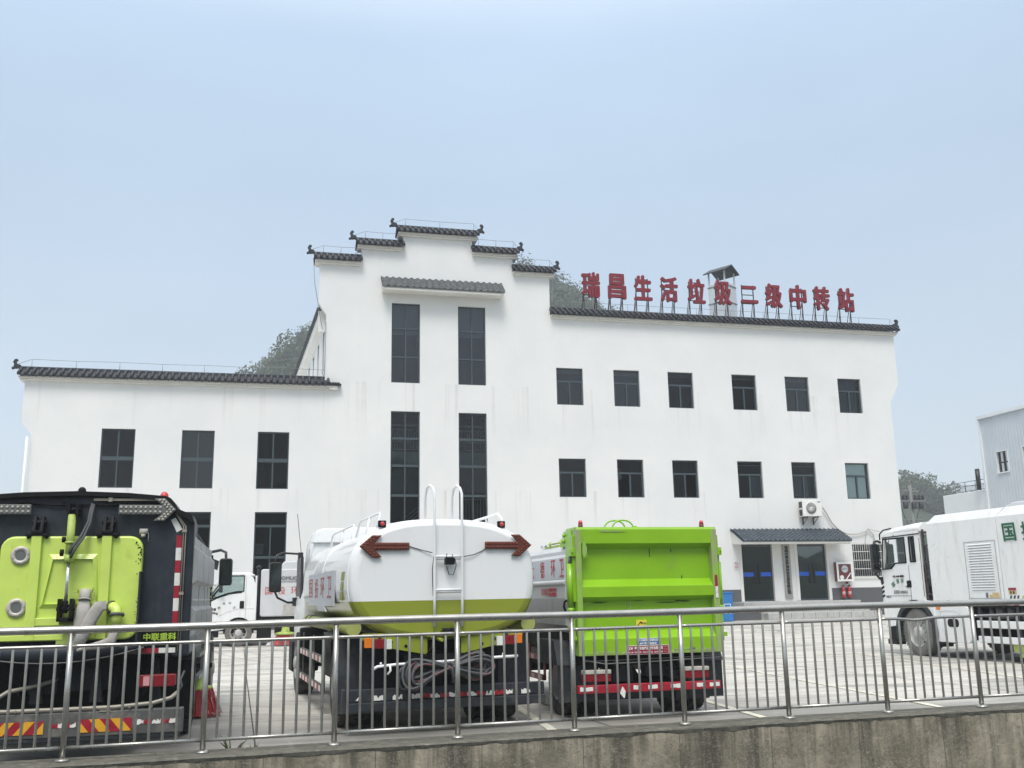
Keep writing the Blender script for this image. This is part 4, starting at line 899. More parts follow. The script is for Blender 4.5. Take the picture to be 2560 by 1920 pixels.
b = MB(); b.tube([(.9,0,7.9),(.5,.1,7.0),(.1,.1,5.5)], .025, 5); b.tube([(-.9,0,7.9),(-.6,.1,6.9),(-.1,.1,5.8)], .025, 5); b.tube([(1.1,-.1,4.2),(1.9,0,6.2)], .03, 5); b.build('cable', 'blackpl', t)

# ================================================================== VEHICLES  (local axes: x right, y forward, z up)
def wheel(par, x, y, r, w, out, tyre='tyre', rimr=.55, dual=False, name='wheel'):
    """out = -1 / +1: the side the rim faces"""
    t = bpy.data.objects.new(name, None); C.objects.link(t); t.parent = par; t.location = (x, y, r)
    h = w/2; rr = r*rimr
    def tb(cx):
        b = MB(); pr = [(rr,-h),(r*.80,-h),(r*.93,-h*.96),(r*.985,-h*.8),(r,-h*.45)]
        pr += [(r*.985,-h*.1),(r*.985,h*.1)] + [(a,-c) for a, c in pr[::-1]]
        b.lathe(pr + [(rr,-h)], (cx,0,0), (1,0,0), 40, caps=False)
        for k in range(40):                    # tread blocks
            a = 2*math.pi*k/40
            for sx_ in (-1, 1):
                c0, s0 = math.cos(a), math.sin(a); c1, s1 = math.cos(a+.09), math.sin(a+.09)
                xa, xb = cx+sx_*h*.45, cx+sx_*h*.9
                v = []
                for q in (r*.97, r*1.006):
                    v += [(xa,c0*q,s0*q),(xb,c0*q,s0*q),(xb,c1*q,s1*q),(xa,c1*q,s1*q)]
                b.hexa(v)
        return b
    tb(0).build('tyre', tyre, t)
    if dual: tb(-out*w*1.12).build('tyre', tyre, t)
    b = MB()
    b.lathe([(rr*1.04,h*.92),(rr*.98,h*1.02),(rr*.93,h*.85),(rr*.86,h*.25 if not dual else -h*.3),(rr*.55,h*.42 if not dual else -h*.5),(rr*.42,h*.75 if not dual else -h*.1),(rr*.40,h*1.1 if not dual else h*.3),(rr*.25,h*1.25 if not dual else h*.45),(.004,h*1.25 if not dual else h*.45)], (0,0,0), (out,0,0), 32, caps=False)
    ox = out*(h*.36 if not dual else -h*.4)
    for k in range(10):
        a = 2*math.pi*k/10; b.cyl((ox,math.cos(a)*rr*.52,math.sin(a)*rr*.52),(ox+out*h*.45,math.cos(a)*rr*.52,math.sin(a)*rr*.52), r*.032, 6)
    for k in range(8):
        a = 2*math.pi*(k+.5)/8; b.cyl((out*(h*.31 if not dual else -h*.38),math.cos(a)*rr*.72,math.sin(a)*rr*.72),(out*(h*.40 if not dual else -h*.25),math.cos(a)*rr*.72,math.sin(a)*rr*.72), r*.055, 10, 1)
    b.build('rim', ['rim', 'black'], t)
    return t
def mirror_part(par, x, y, z, w, h, name='mirror', axis='y'):
    b = MB(); b.prism(rrect(x-w/2, x+w/2, z-h/2, z+h/2, min(w,h)*.22), 'y', y-.05, y+.05); m = b.build(name, 'blackpl', par, bevel=.012)
    b = MB(); b.prism(rrect(x-w/2+.018, x+w/2-.018, z-h/2+.018, z+h/2-.018, min(w,h)*.18), 'y', y-.056, y-.052); b.build('mirror_glass', 'mirror', m); return m
def arrow_board(par, tailx, tipx, z, hh, head, y, board, lens, name='arrow_board', n=9, headlen=None):
    """flat LED arrow; head half height, tail half height hh"""
    d = 1 if tipx > tailx else -1; hl = headlen or head*1.15; xs = tipx - d*hl
    pts = [(tailx, z-hh),(xs+d*.02, z-hh),(xs-d*.06, z-head),(xs+d*.05, z-head*1.02),(tipx, z),(xs+d*.05, z+head*1.02),(xs-d*.06, z+head),(xs+d*.02, z+hh),(tailx, z+hh)]
    b = MB(); b.prism(pts, 'y', y-.03, y); a = b.build(name, board, par, bevel=.008)
    b = MB(); L_ = abs(xs-tailx)+.03
    def led(x, zz): b.lathe([(hh*.30,0),(hh*.27,.006),(hh*.1,.009)], (x, y-.03, zz), (0,-1,0), 10)
    for k in range(n):
        for sg in (-1, 1): led(tailx + d*(L_*(k+.5)/n), z+sg*hh*.46)
    for q in range(5):
        f = .86*q/4
        for off_ in (.030, .066):
            for sg in (-1, 1):
                if q == 0 and sg < 0: continue
                led(tipx - d*((hl-.05)*f + off_), z + sg*head*f)
    b.build('lamp_lens', lens, a); return a
def tape(par, pts, w, mats, y=None, name='reflective_tape'): pass
def checker_strip(par, x0, x1, z0, z1, y, n, mats, name='reflective_tape', ragged=False, vertical=False):
    b = MB()
    for k in range(n):
        m = k % 2
        if vertical:
            a, c = z0+(z1-z0)*k/n, z0+(z1-z0)*(k+1)/n; b.box(x0, x1, y-.004, y, a, c, m)
        else:
            a, c = x0+(x1-x0)*k/n, x0+(x1-x0)*(k+1)/n
            if ragged:
                q = 6; top = [z1 - (z1-z0)*max(0, random.gauss(.1,.3)) for _ in range(q+1)]
                bot = [z0 + (z1-z0)*max(0, random.gauss(.0,.15)) for _ in range(q+1)]
                if random.random() < .22: continue
                pts = [(a+(c-a)*i/q, min(bot[i], top[i]-.004)) for i in range(q+1)] + [(a+(c-a)*i/q, top[i]) for i in range(q, -1, -1)]
                b.prism(pts, 'y', y-.004, y, m)
            else: b.box(a, c, y-.004, y, z0, z1, m)
    return b.build(name, mats, par)
def frame_rails(par, y0, y1, z0=.62, z1=.86, w=.42):
    b = MB()
    for s_ in (-1, 1): b.box(s_*w-.04, s_*w+.04, y0, y1, z0, z1)
    for y in np.linspace(y0+.1, y1-.2, 5): b.box(-w, w, y, y+.09, z0+.03, z1-.03)
    return b.build('chassis', 'black', par)
def axle(par, y, r, w=.8):
    b = MB(); b.cyl((-w,y,r),(w,y,r),.07,10); b.lathe([(.08,-.14),(.17,-.08),(.19,0),(.17,.08),(.08,.14)], (0,y,r), (1,0,0), 14); b.box(-.55,-.45,y-.5,y+.5,r+.06,r+.13); b.box(.45,.55,y-.5,y+.5,r+.06,r+.13); return b.build('axle', 'black', par)

# ---------------------------------------------------------------- 1. sweeper at the left
sw = thing('sweeper_truck', 'dark navy street sweeper truck with lime rear hatch, canvas hose and hazard striped bumper', 'truck', (-1.93, 10.9, 0))
prof = [(-1.16,.95),(-1.16,2.30),(-1.13,2.385),(-.99,2.44),(-.955,2.50),(-.91,2.555),(-.86,2.575),(-.5,2.605),(0,2.62),(.5,2.605),(.86,2.575),(.91,2.555),(.955,2.50),(.99,2.44),(1.13,2.385),(1.16,2.30),(1.16,.95),(1.02,.94),(.93,1.00),(.86,1.02),(-.86,1.02),(-.93,1.00),(-1.02,.94)]
b = MB(); b.prism(prof, 'y', .0, .5); b.build('tail_housing', 'navy', sw, bevel=.018)
b = MB(); rim = [p for p in prof[1:16]]                        # dark hood lip running round the rear opening
inn = [(x*.965, z-.045 if z > 2.35 else z) for x, z in rim]
for i in range(len(rim)-1):
    a, c, d, e = rim[i], rim[i+1], inn[i+1], inn[i]
    b.hexa([(a[0],-.07,a[1]),(c[0],-.07,c[1]),(d[0],-.07,d[1]),(e[0],-.07,e[1]),(a[0],.01,a[1]),(c[0],.01,c[1]),(d[0],.01,d[1]),(e[0],.01,e[1])])
b.build('hood_lip', 'black', sw)
body = [(-1.10,.95),(-1.10,2.22),(-1.05,2.30),(1.05,2.30),(1.10,2.22),(1.10,.95)]
b = MB(); b.loft([[(x, .5, z) for x, z in body], [(x*.99, 3.5, z-(.12 if z > 2 else 0)) for x, z in body]], 0, False); b.build('hopper_body', 'silver', sw, bevel=.015)
b = MB(); b.hexa([(1.10,.3,2.22),(1.17,.3,2.22),(1.17,3.45,2.1),(1.10,3.45,2.1),(.8,.3,2.36),(.86,.3,2.37),(.86,3.45,2.24),(.8,3.45,2.23)]); b.build('roof_edge', 'offwhite', sw)
for (za, zb, y0) in ((1.70,2.02,.02),(1.16,1.40,.03)):
    b = MB()
    for (ya, yb) in ((y0,1.02),(1.06,2.05),(2.09,3.35)):
        b.hexa([(1.13,ya,za-.07),(1.13,yb,za-.07),(1.13,yb,zb+.07),(1.13,ya,zb+.07),(1.21,ya+.02,za),(1.21,yb-.02,za),(1.21,yb-.02,zb),(1.21,ya+.02,zb)])
    b.build('side_pod', 'silver', sw, bevel=.008)
b = MB(); b.box(1.10,1.165,.05,3.4,.98,2.16); b.build('side_panel', 'silver', sw)
b = MB()
for y in (1.04, 2.07, 2.7): b.box(1.165,1.175,y-.012,y+.012,1.0,2.15)
b.box(1.165,1.172,.05,3.4,1.50,1.515); b.build('panel_seam', 'offwhite', sw)
b = MB()
for k in range(14): b.box(1.11,1.18,3.42,3.52,.98+.083*k,1.03+.083*k)
b.box(1.05,1.15,3.40,3.56,.95,2.15,1); b.build('side_grille', ['black','silver'], sw)
b = MB(); b.box(1.08,1.17,3.56,3.72,1.0,2.0); b.build('green_side_strip', 'limedirty', sw)
# rear door
dr = MB(); dr.prism(rrect(-.67,.67,1.13,2.16,.13), 'y', -.10, .0); door = dr.build('rear_door', 'lime', sw, bevel=.02)
b = MB()
for k in range(70):
    z = random.choice([random.uniform(1.2,2.08), random.uniform(1.15,1.6), random.uniform(1.9,2.1)]); x = .66-abs(random.gauss(0,.018)); q = random.uniform(.002,.007)
    if z > 2.02: x -= (z-2.02)*.6
    b.prism([(x-q,z-q*.7),(x+q*.6,z-q),(x+q,z+q*.8),(x-q*.3,z+q*1.3)], 'y', -.1035, -.098)
b.build('chipped_paint', 'black', door)
b = MB()
for x in (-.335, .325): b.box(x-.048, x+.048, -.145, -.10, 1.14, 2.19)
b.box(-.29,-.06,-.14,-.10,1.28,1.36); b.box(-.62,-.02,-.14,-.10,1.14,1.20); b.box(.06,.27,-.14,-.10,1.28,1.36)
b.build('door_rib', 'lime', door, bevel=.008)
b = MB()                                                        # pressed trapezoid recess with a raised lip
o_ = [(-.21,1.98),(.24,1.98),(.28,1.45),(-.27,1.45)]; i_ = [(-.17,1.93),(.20,1.93),(.25,1.49),(-.24,1.49)]
for k in range(4):
    a, c = o_[k], o_[(k+1)%4]; d, e = i_[(k+1)%4], i_[k]
    b.hexa([(a[0],-.10,a[1]),(c[0],-.10,c[1]),(d[0],-.10,d[1]),(e[0],-.10,e[1]),(a[0],-.102,a[1]),(c[0],-.102,c[1]),(d[0],-.128,d[1]),(e[0],-.128,e[1])])
b.build('pressed_lip', 'lime', door)
for z in (1.97, 1.46):
    b = MB(); b.lathe([(.092,0),(.092,.02),(.052,.02),(.050,.012)], (-.475,-.10,z), (0,-1,0), 28)
    for k in range(6):
        a = 2*math.pi*(k+.25)/6; b.cyl((-.475+.072*math.cos(a),-.12,z+.072*math.sin(a)),(-.475+.072*math.cos(a),-.128,z+.072*math.sin(a)),.009,6)
    p = b.build('port_flange', 'flange', door); b = MB(); b.lathe([(.051,0),(.051,.010)], (-.475,-.105,z), (0,-1,0), 20); b.build('port_glass', 'ledgrey', p)
for x in (-.335, .325):
    b = MB(); b.box(x-.11,x+.11,-.15,-.05,2.16,2.185); b.box(x-.055,x+.055,-.16,-.06,2.185,2.215); b.prism([(-.15,2.21),(-.02,2.21),(-.02,2.36),(-.09,2.36)], 'x', x-.05, x-.02); b.prism([(-.15,2.21),(-.02,2.21),(-.02,2.36),(-.09,2.36)], 'x', x+.02, x+.05); b.cyl((x-.07,-.08,2.30),(x+.07,-.08,2.30),.022,10)
    for s_ in (-.085,.085): b.lathe([(.018,0),(.012,.02)], (x+s_,-.10,2.155), (0,0,-1), 8)
    b.build('door_hinge', 'black', sw, bevel=.004)
cyl = MB(); cyl.cyl((-.01,-.20,1.90),(-.01,-.20,2.37),.038,14); cyl.cyl((-.01,-.20,1.89),(-.01,-.20,1.97),.046,14); cyl.cyl((-.01,-.20,2.08),(-.01,-.20,2.10),.05,14); c = cyl.build('lift_cylinder', 'limedirty', sw)
b = MB(); b.cyl((-.01,-.20,1.50),(-.01,-.20,1.90),.017,12); b.build('piston_rod', 'chrome', c)
b = MB(); b.box(-.075,-.05,-.26,-.10,1.32,1.54); b.box(.035,.06,-.26,-.10,1.32,1.54); b.box(-.075,.06,-.26,-.10,1.32,1.36); b.cyl((-.09,-.2,1.44),(.08,-.2,1.44),.02,8); b.cyl((-.01,-.2,1.40),(-.01,-.2,1.52),.026,8); b.build('lower_clevis', 'black', c, bevel=.004)
b = MB(); b.box(-.055,-.03,-.22,-.02,2.36,2.48); b.box(.02,.045,-.22,-.02,2.36,2.48); b.cyl((-.07,-.18,2.42),(.06,-.18,2.42),.022,8); b.build('upper_clevis', 'black', c)
b = MB(); b.tube([(.15,-.06,2.49),(.14,-.11,2.40),(.135,-.14,2.30),(.09,-.20,2.16),(.03,-.26,2.05),(.0,-.245,1.98)], .014, 8); b.tube([(.165,-.06,2.48),(.16,-.11,2.39),(.155,-.14,2.29),(.115,-.20,2.15),(.05,-.26,2.02),(.01,-.245,1.94)], .014, 8); b.build('hydraulic_hose', 'hosedark', c)
b = MB(); b.lathe([(.03,0),(.03,.03)], (-.055,-.2,2.12), (-1,0,0), 10); b.lathe([(.035,0),(.035,.03)], (-.065,-.2,1.99), (-1,0,0), 10); b.build('valve_cap', 'black', c)
b = MB(); b.box(-.085,.065,-.135,-.10,1.10,1.30); b.build('door_bracket', 'limedirty', door)
# canvas drain hose on the door
b = MB(); b.tube([(.155,-.13,1.63),(.155,-.14,1.56),(.155,-.145,1.53)], [.048,.05,.052], 16); b.tube([(.155,-.145,1.535),(.155,-.15,1.52)], .058, 16)
b.tube([(.155,-.15,1.52),(.145,-.16,1.40),(.135,-.165,1.25),(.13,-.17,1.15)], [.052,.07,.072,.06], 14, flat=.55)
def ribbon(mb, pts, w, thick=.018):
    rings = []
    for i, p in enumerate(pts):
        p = Vector(p); d = (Vector(pts[min(i+1,len(pts)-1)]) - Vector(pts[max(i-1,0)])).normalized(); n_ = Vector((0,-1,0)); s_ = d.cross(n_).normalized()
        ww = w[i] if isinstance(w, list) else w
        rings.append([p+s_*ww+n_*0, p+s_*ww*.6+n_*thick, p-s_*ww*.6+n_*thick, p-s_*ww, p-s_*ww*.6-n_*thick*.5, p+s_*ww*.6-n_*thick*.5])
    mb.loft(rings, 0, True)
ribbon(b, [(.12,-.20,1.06),(.17,-.23,1.18),(.25,-.25,1.36),(.31,-.24,1.46),(.37,-.20,1.47)], [.05,.062,.066,.064,.045])
ribbon(b, [(.13,-.22,1.04),(.24,-.24,1.07),(.36,-.24,1.09),(.44,-.22,1.13),(.47,-.20,1.24),(.47,-.19,1.30)], [.012,.03,.045,.05,.045,.045])
b.build('canvas_hose', 'hosegrey', door)
b = MB(); b.tube([(.40,-.10,1.44),(.43,-.16,1.45),(.46,-.19,1.43),(.475,-.20,1.37),(.475,-.20,1.28)], .052, 14); e = b.build('drain_elbow', 'lime', door)
b = MB(); b.lathe([(.07,-.014),(.072,0),(.07,.014)], (.475,-.20,1.375), (0,.2,1), 18); b.lathe([(.07,-.012),(.07,.012)], (.41,-.12,1.445), (1,-.6,0), 16); b.build('coupling', 'bumper', e)
b = MB()
for s_ in (-1,1): b.tube([(.155+s_*.06,-.14,1.60),(.155+s_*.10,-.15,1.60),(.155+s_*.10,-.15,1.53),(.155+s_*.06,-.15,1.53)], .006, 6); b.tube([(.155+s_*.065,-.14,1.60),(.155+s_*.075,-.145,1.65)], .006, 6)
b.build('hose_clip', 'limedirty', e)
# belly pan
b = MB(); rg = []
for x in np.linspace(-1.0, .75, 25):
    s_ = max(0, 1-((x+.12)/.88)**2); rg.append([(x,-.06,1.10),(x,-.14,1.08),(x,-.13,1.06-.135*s_),(x,.15,1.06-.135*s_),(x,.2,1.1)])
b.loft(rg, 0, True); b.build('belly_pan', 'navy', sw)
b = MB(); b.tube([(x,-.137,1.058-.137*max(0,1-((x+.12)/.88)**2)) for x in np.linspace(-.99,.74,25)], .008, 6); b.build('belly_edge', 'bumper', sw)
# arrow boards, tapes, pipes, plate text
arrow_board(sw, .41, .975, 2.43, .05, .115, -.06, 'ledgrey', 'ledlens', headlen=.165); arrow_board(sw, -.42, -1.0, 2.43, .05, .115, -.06, 'ledgrey', 'ledlens', headlen=.165)
b = MB(); b.tube([(-1.0,-.02,2.50),(-.75,-.03,2.475),(-.48,-.02,2.50),(-.2,-.03,2.48),(.02,-.02,2.49),(.3,-.03,2.48),(.55,-.02,2.495),(.8,-.02,2.50)], .009, 6)
for x in (-.85,-.48,-.14,.48,.80): b.box(x-.012,x+.012,-.035,0,2.49,2.515)
b.build('wiring_loom', 'black', sw)
checker_strip(sw, .985, 1.04, 1.27, 2.17, -.004, 7, ['redtape','whitetape'], vertical=True)
b = MB(); b.hexa([(.985,-.006,2.20),(1.04,-.006,2.235),(1.04,-.001,2.235),(.985,-.001,2.20),(.92,-.006,2.33),(.965,-.006,2.355),(.965,-.001,2.355),(.92,-.001,2.33)]); b.build('torn_tape', 'whitetape', sw)
checker_strip(sw, .71, 1.03, .985, 1.035, -.004, 2, ['redtape','whitetape']); checker_strip(sw, -1.03, -.71, .985, 1.035, -.004, 2, ['redtape','whitetape'])
b = MB()
for d in (0, .022): b.tube([(.16,-.05,2.54-d*.6),(.80,-.05,2.545-d*.6),(.93,-.03,2.47-d*.5),(1.075-d,-.03,2.26),(1.075-d,-.03,1.0)], .0075, 6)
for z in (2.20, 1.56): b.box(1.04,1.085,-.05,-.0,z,z+.03)
b.box(.30,.34,-.06,0,2.515,2.56); b.build('grease_line', 'pipe', sw)
b = MB(); b.box(.655,.672,-.16,-.0,1.05,1.80); b.build('guide_plate', 'navy', sw)
b = MB(); b.cyl((.62,-.02,2.21),(.70,-.02,2.21),.03,8); b.cyl((.66,-.06,2.18),(.66,-.06,2.15),.022,8); b.tube([(.705,-.02,2.2),(.71,-.02,2.10)],.004,4); b.build('door_sensor', 'hosegrey', sw)
pl = MB(); pl.box(.70,1.05,-.014,0,1.05,1.205); pl = pl.build('name_plate', 'black', sw)
text('lettering', '中联重科', .088, (.875,-.018,1.145), (1,0,0), (0,0,1), 'textlime', pl, fat=.0022, ext=.001, fit=(.315,.072))
text('lettering', 'ZLJ5180TXSDFE5', .03, (.90,-.018,1.075), (1,0,0), (0,0,1), 'textwhite', pl, bold=.001)
b = MB(); b.lathe([(.045,0),(.045,.03),(.04,.06),(.02,.085)], (.82,.2,2.56), (0,0,1), 14); b.build('beacon', 'beacon', sw)
b = MB(); b.box(-.05,.05,.12,.24,2.60,2.64); b.sphere((0,.18,2.65), .04); b.build('roof_catch', 'black', sw)
# under the body
frame_rails(sw, .25, 6.2, .55, .85)
b = MB(); b.box(-1.0,1.0,.9,1.0,.30,.98); b.box(-.7,.7,.5,.9,.55,.95); b.build('underbody', 'black', sw)
b = MB(); b.prism([(-.42,.98),(-.10,.98),(-.12,.60),(-.48,.60)], 'y', .25, .3); b.prism([(.02,.95),(.38,.95),(.36,.62),(.0,.62)], 'y', .3, .34); b.lathe([(.06,0),(.06,.02)], (.16,.29,.80), (0,-1,0), 14); b.build('skid_plate', 'darkgrey', sw)
for sx_ in (-1, 1):
    b = MB(); b.prism([(sx_*.22,.52),(sx_*.34,.52),(sx_*.30,.92),(sx_*.25,.92)], 'y', .12, .18); b.prism([(sx_*.80,.5),(sx_*.88,.5),(sx_*.84,.92),(sx_*.78,.92)], 'y', .32, .36); b.build('strut', 'darkgrey', sw)
    b = MB(); b.prism(rrect(min(sx_*.69,sx_*1.05),max(sx_*.69,sx_*1.05),.655,.775,.02), 'y', -.02, .06); l = b.build('tail_light', 'red', sw, bevel=.008)
    b = MB(); b.box(sx_*.77-.03, sx_*.77+.03, -.026, -.02, .67, .76); b.build('reversing_lens', 'pinkband', l)
    wheel(sw, sx_*.98, 1.70, .50, .27, sx_, 'tyre', .52, True); wheel(sw, sx_*1.02, 5.05, .50, .27, sx_, 'tyre', .52)
    b = MB(); b.box(sx_*.80, sx_*1.17, 1.0, 1.03, .22, .86); b.build('mud_flap', 'black', sw)
    b = MB(); b.box(sx_*1.09, sx_*1.15, 2.1, 3.3, .55, .60); b.box(sx_*1.09, sx_*1.15, 2.1, 3.3, .82, .87); b.box(sx_*1.09, sx_*1.15, 3.25, 3.3, .55, .95); b.build('side_guard', 'silver', sw)
axle(sw, 1.7, .5); axle(sw, 5.05, .5)
bm_ = MB(); bm_.box(-1.16,1.15,-.16,-.06,.225,.46); bump = bm_.build('rear_bumper', 'bumper', sw, bevel=.012)
b = MB(); b.box(-1.0,1.12,-.15,-.07,.19,.225); b.box(-.6,.6,-.06,.4,.28,.36); b.build('bumper_bracket', 'darkgrey', bump)
def chevron(par, x0, x1, z0, z1, y, n, slant):
    b = MB(); w = (x1-x0)/n; H = z1-z0
    b.box(x0, x1, y-.004, y, z0, z1, 0)
    for k in range(-1, n+1):
        if k % 2: continue
        q = [(x0+k*w, z0),(x0+(k+1)*w, z0),(x0+(k+1)*w+slant, z1),(x0+k*w+slant, z1)]
        cl = []
        for (px, pz) in q: cl.append((min(max(px, x0), x1), pz))
        # clip properly against the plate ends
        def edge(pa, pb, X): t_ = (X-pa[0])/(pb[0]-pa[0]) if pb[0] != pa[0] else 0; return (X, pa[1]+(pb[1]-pa[1])*t_)
        poly = q
        for X, keep in ((x0, 1), (x1, -1)):
            out = []
            for i in range(len(poly)):
                a, c = poly[i], poly[(i+1) % len(poly)]; ia, ic = keep*(a[0]-X) >= -1e-9, keep*(c[0]-X) >= -1e-9
                if ia: out.append(a)
                if ia != ic: out.append(edge(a, c, X))
            poly = out
            if not poly: break
        if len(poly) > 2: b.prism(poly, 'y', y-.007, y-.004, 1)
    return b.build('hazard_plate', ['redtape', 'yellowtape'], par)
chevron(bump, .18, .67, .265, .385, -.164, 5, -.10); chevron(bump, -.58, -.13, .265, .385, -.164, 5, .10)
checker_strip(bump, .70, 1.10, .315, .365, -.162, 5, ['whitetape','redtape'], ragged=True, name='worn_tape'); checker_strip(bump, -.11, .16, .315, .36, -.162, 5, ['whitetape','redtape'], ragged=True, name='worn_tape')
checker_strip(bump, -1.10, -.70, .315, .365, -.162, 5, ['whitetape','redtape'], ragged=True, name='worn_tape')
b = MB(); b.tube([(-1.05,-.10,.54),(-.9,-.14,.50),(-.5,-.15,.485),(0,-.15,.485),(.5,-.15,.488),(.85,-.14,.51),(1.02,-.10,.55),(1.08,-.06,.60)], .021, 10)
for x in np.linspace(-.8,.85,9): b.cyl((x,-.172,.487),(x,-.18,.487),.012,6)
for x in (-.62,.42): b.box(x-.05,x+.05,-.16,-.06,.44,.475)
b.tube([(-.9,-.1,.55),(-.62,-.08,.58),(-.5,-.04,.66),(-.25,.1,.70),(-.1,.2,.75)], .022, 8); b.build('spray_bar', 'pipe', sw)
b = MB(); b.tube([(1.08,-.05,.60),(1.12,-.06,.66),(1.10,-.05,.72),(1.13,0,.80)], .011, 6); b.build('spray_hose', 'hosedark', sw)
# red side broom
br = bpy.data.objects.new('side_broom', None); C.objects.link(br); br.parent = sw; br.location = (1.04, 3.3, 0)
b = MB()
for k in range(150):
    a = 2*math.pi*k/150; ra, rb = .20+.03*random.random(),   .32+.05*random.random(); za, zb = .36, .015+.03*random.random(); w = .018
    q = lambda r_, z_, da: (r_*math.cos(a+da), r_*math.sin(a+da), z_)
    b._add([q(ra,za,-w*2),q(ra,za,w*2),q(rb*.8,za*.55,w*1.6),q(rb,zb,w*1.4),q(rb,zb,-w*1.4),q(rb*.8,za*.55,-w*1.6)], [(0,1,2,5),(5,2,3,4)])
b.build('bristles', 'brush', br, recalc=False)
b = MB(); b.lathe([(.22,.34),(.22,.38),(.1,.41),(.1,.55)], (0,0,0), (0,0,1), 20); b.build('broom_hub', 'lime', br)
b = MB(); b.tube([(0,0,.55),(-.2,.1,.75),(-.5,.2,.8)], .04, 8); b.box(-.1,.2,-.03,.03,.62,.68); b.build('broom_arm', 'black', br)
# cab
b = MB(); b.loft([[(x,3.95,z) for x, z in rrect(-1.1,1.1,.75,2.22,.16)], [(x,4.9,z) for x, z in rrect(-1.1,1.1,.75,2.22,.18)], [(x*.97,5.45,z) for x, z in rrect(-1.1,1.1,.75,2.1,.2)]], 0, True); cb = b.build('cab', 'offwhite', sw)
b = MB(); b.prism([(4.2,1.65),(4.95,1.65),(5.1,1.75),(4.9,2.1),(4.2,2.1)], 'x', -1.115, 1.115); b.box(-.95,.95,5.30,5.47,1.6,2.2); b.build('cab_window', 'blackpl', cb)
for sx_ in (-1, 1):
    b = MB(); b.tube([(sx_*1.0,4.85,2.2),(sx_*1.22,4.75,2.24),(sx_*1.30,4.66,2.20),(sx_*1.31,4.62,2.05)], .022, 8); b.build('mirror_arm', 'blackpl', cb); mirror_part(cb, sx_*1.31, 4.62, 1.91, .19, .40)
    b = MB(); b.prism([(sx_*1.12,2.10),(sx_*1.22,2.06),(sx_*1.20,1.93),(sx_*1.12,1.96)], 'y', 4.2, 4.4); b.build('lamp_bracket', 'darkgrey', cb)

# ---------------------------------------------------------------- 2. tanker in the middle
tk = thing('water_tanker', 'white sprinkler tanker truck with an olive green lower band, red arrow boards and rear ladder', 'truck', (1.997, 11.527, 0), R(4))
def sup(t_, a, bb, n_, cz): c, s_ = math.cos(t_), math.sin(t_); return (a*math.copysign(abs(c)**(2/n_), c), cz + bb*math.copysign(abs(s_)**(2/n_), s_))
def ring(y, k): return [(p[0], y, p[1]) for p in [sup(2*math.pi*i/72, 1.11*k if k > .5 else 1.11*k, .68*k, 2.7, 1.70) for i in range(72)]]
def tank_mat():
    m, t, b_ = newmat('tank_paint'); n = t.nodes.new; k = t.links.new
    tc = n('ShaderNodeTexCoord'); sp_ = n('ShaderNodeSeparateXYZ'); k(tc.outputs['Object'], sp_.inputs[0])
    gt = n('ShaderNodeMath'); gt.operation = 'GREATER_THAN'; gt.inputs[1].default_value = 1.455; k(sp_.outputs['Z'], gt.inputs[0])
    nz_ = n('ShaderNodeTexNoise'); nz_.inputs['Scale'].default_value = 1.4; nz_.inputs['Detail'].default_value = 8; mp_ = n('ShaderNodeMapping'); mp_.inputs['Scale'].default_value = (1.5, 1.5, .35); k(tc.outputs['Object'], mp_.inputs[0]); k(mp_.outputs[0], nz_.inputs['Vector'])
    mr = n('ShaderNodeMapRange'); mr.inputs[1].default_value = .55; mr.inputs[2].default_value = .85; mr.inputs[4].default_value = .55; k(nz_.outputs['Fac'], mr.inputs[0])
    d_ = n('ShaderNodeMixRGB'); d_.inputs[1].default_value = (.80,.81,.80,1); d_.inputs[2].default_value = (.60,.56,.47,1); k(mr.outputs[0], d_.inputs[0])
    x = n('ShaderNodeMixRGB'); x.inputs[1].default_value = (.255,.295,.028,1); k(gt.outputs[0], x.inputs[0]); k(d_.outputs[0], x.inputs[2]); k(x.outputs[0], b_.inputs['Base Color'])
    b_.inputs['Roughness'].default_value = .28; b_.inputs['Coat Weight'].default_value = .4; return m
M['tank'] = tank_mat()
b = MB(); b.loft([ring(-.05,.90), ring(-.025,.965), ring(.0,.99), ring(.05,1.0), ring(.09,1.0), ring(1.6,1.0), ring(3.2,1.0), ring(4.85,1.0), ring(4.93,.97), ring(4.96,.9)], 0, True)
tank = b.build('tank', 'tank', tk)
b = MB(); b.tube([(p[0],.075,p[2]) for p in ring(0,1.003)] + [ring(0,1.003)[0][:1] + (.075,) + ring(0,1.003)[0][2:]], .012, 6, caps=False)
b.tube([(p[0],2.45,p[2]) for p in ring(0,1.001)] + [ring(0,1.001)[0][:1] + (2.45,) + ring(0,1.001)[0][2:]], .006, 6, caps=False); b.build('weld_bead', 'tank', tk)
b = MB(); b.box(-1.121,-1.112,1.15,4.0,1.40,1.84); b.build('side_placard', 'greyvinyl', tank)
for c, y in zip('国投环卫', (3.68, 2.98, 2.32, 1.62)): text('lettering', c, .3, (-1.124, y, 1.64), (0,-1,0), (0,0,1), 'textfaded', tank, fit=(.40,.27), ext=.001)
b = MB()
for z0, z1, y in ((1.70,1.80,.50),(1.585,1.685,.56),(1.47,1.57,.62)): b.hexa([(-1.118,y-.10,z0),(-1.10,y-.10,z0),(-1.10,y+.10,z0),(-1.118,y+.10,z0),(-1.115,y-.14,z1),(-1.09,y-.14,z1),(-1.09,y+.06,z1),(-1.115,y+.06,z1)])
b.build('side_mark', 'olivedirty', tank)
b = MB(); b.hexa([(-1.122,1.95,1.33),(-1.10,1.95,1.33),(-1.10,2.75,1.33),(-1.122,2.75,1.33),(-1.124,2.1,1.41),(-1.10,2.1,1.41),(-1.10,2.95,1.41),(-1.124,2.95,1.41)]); b.build('pale_patch', 'greyvinyl', tank)
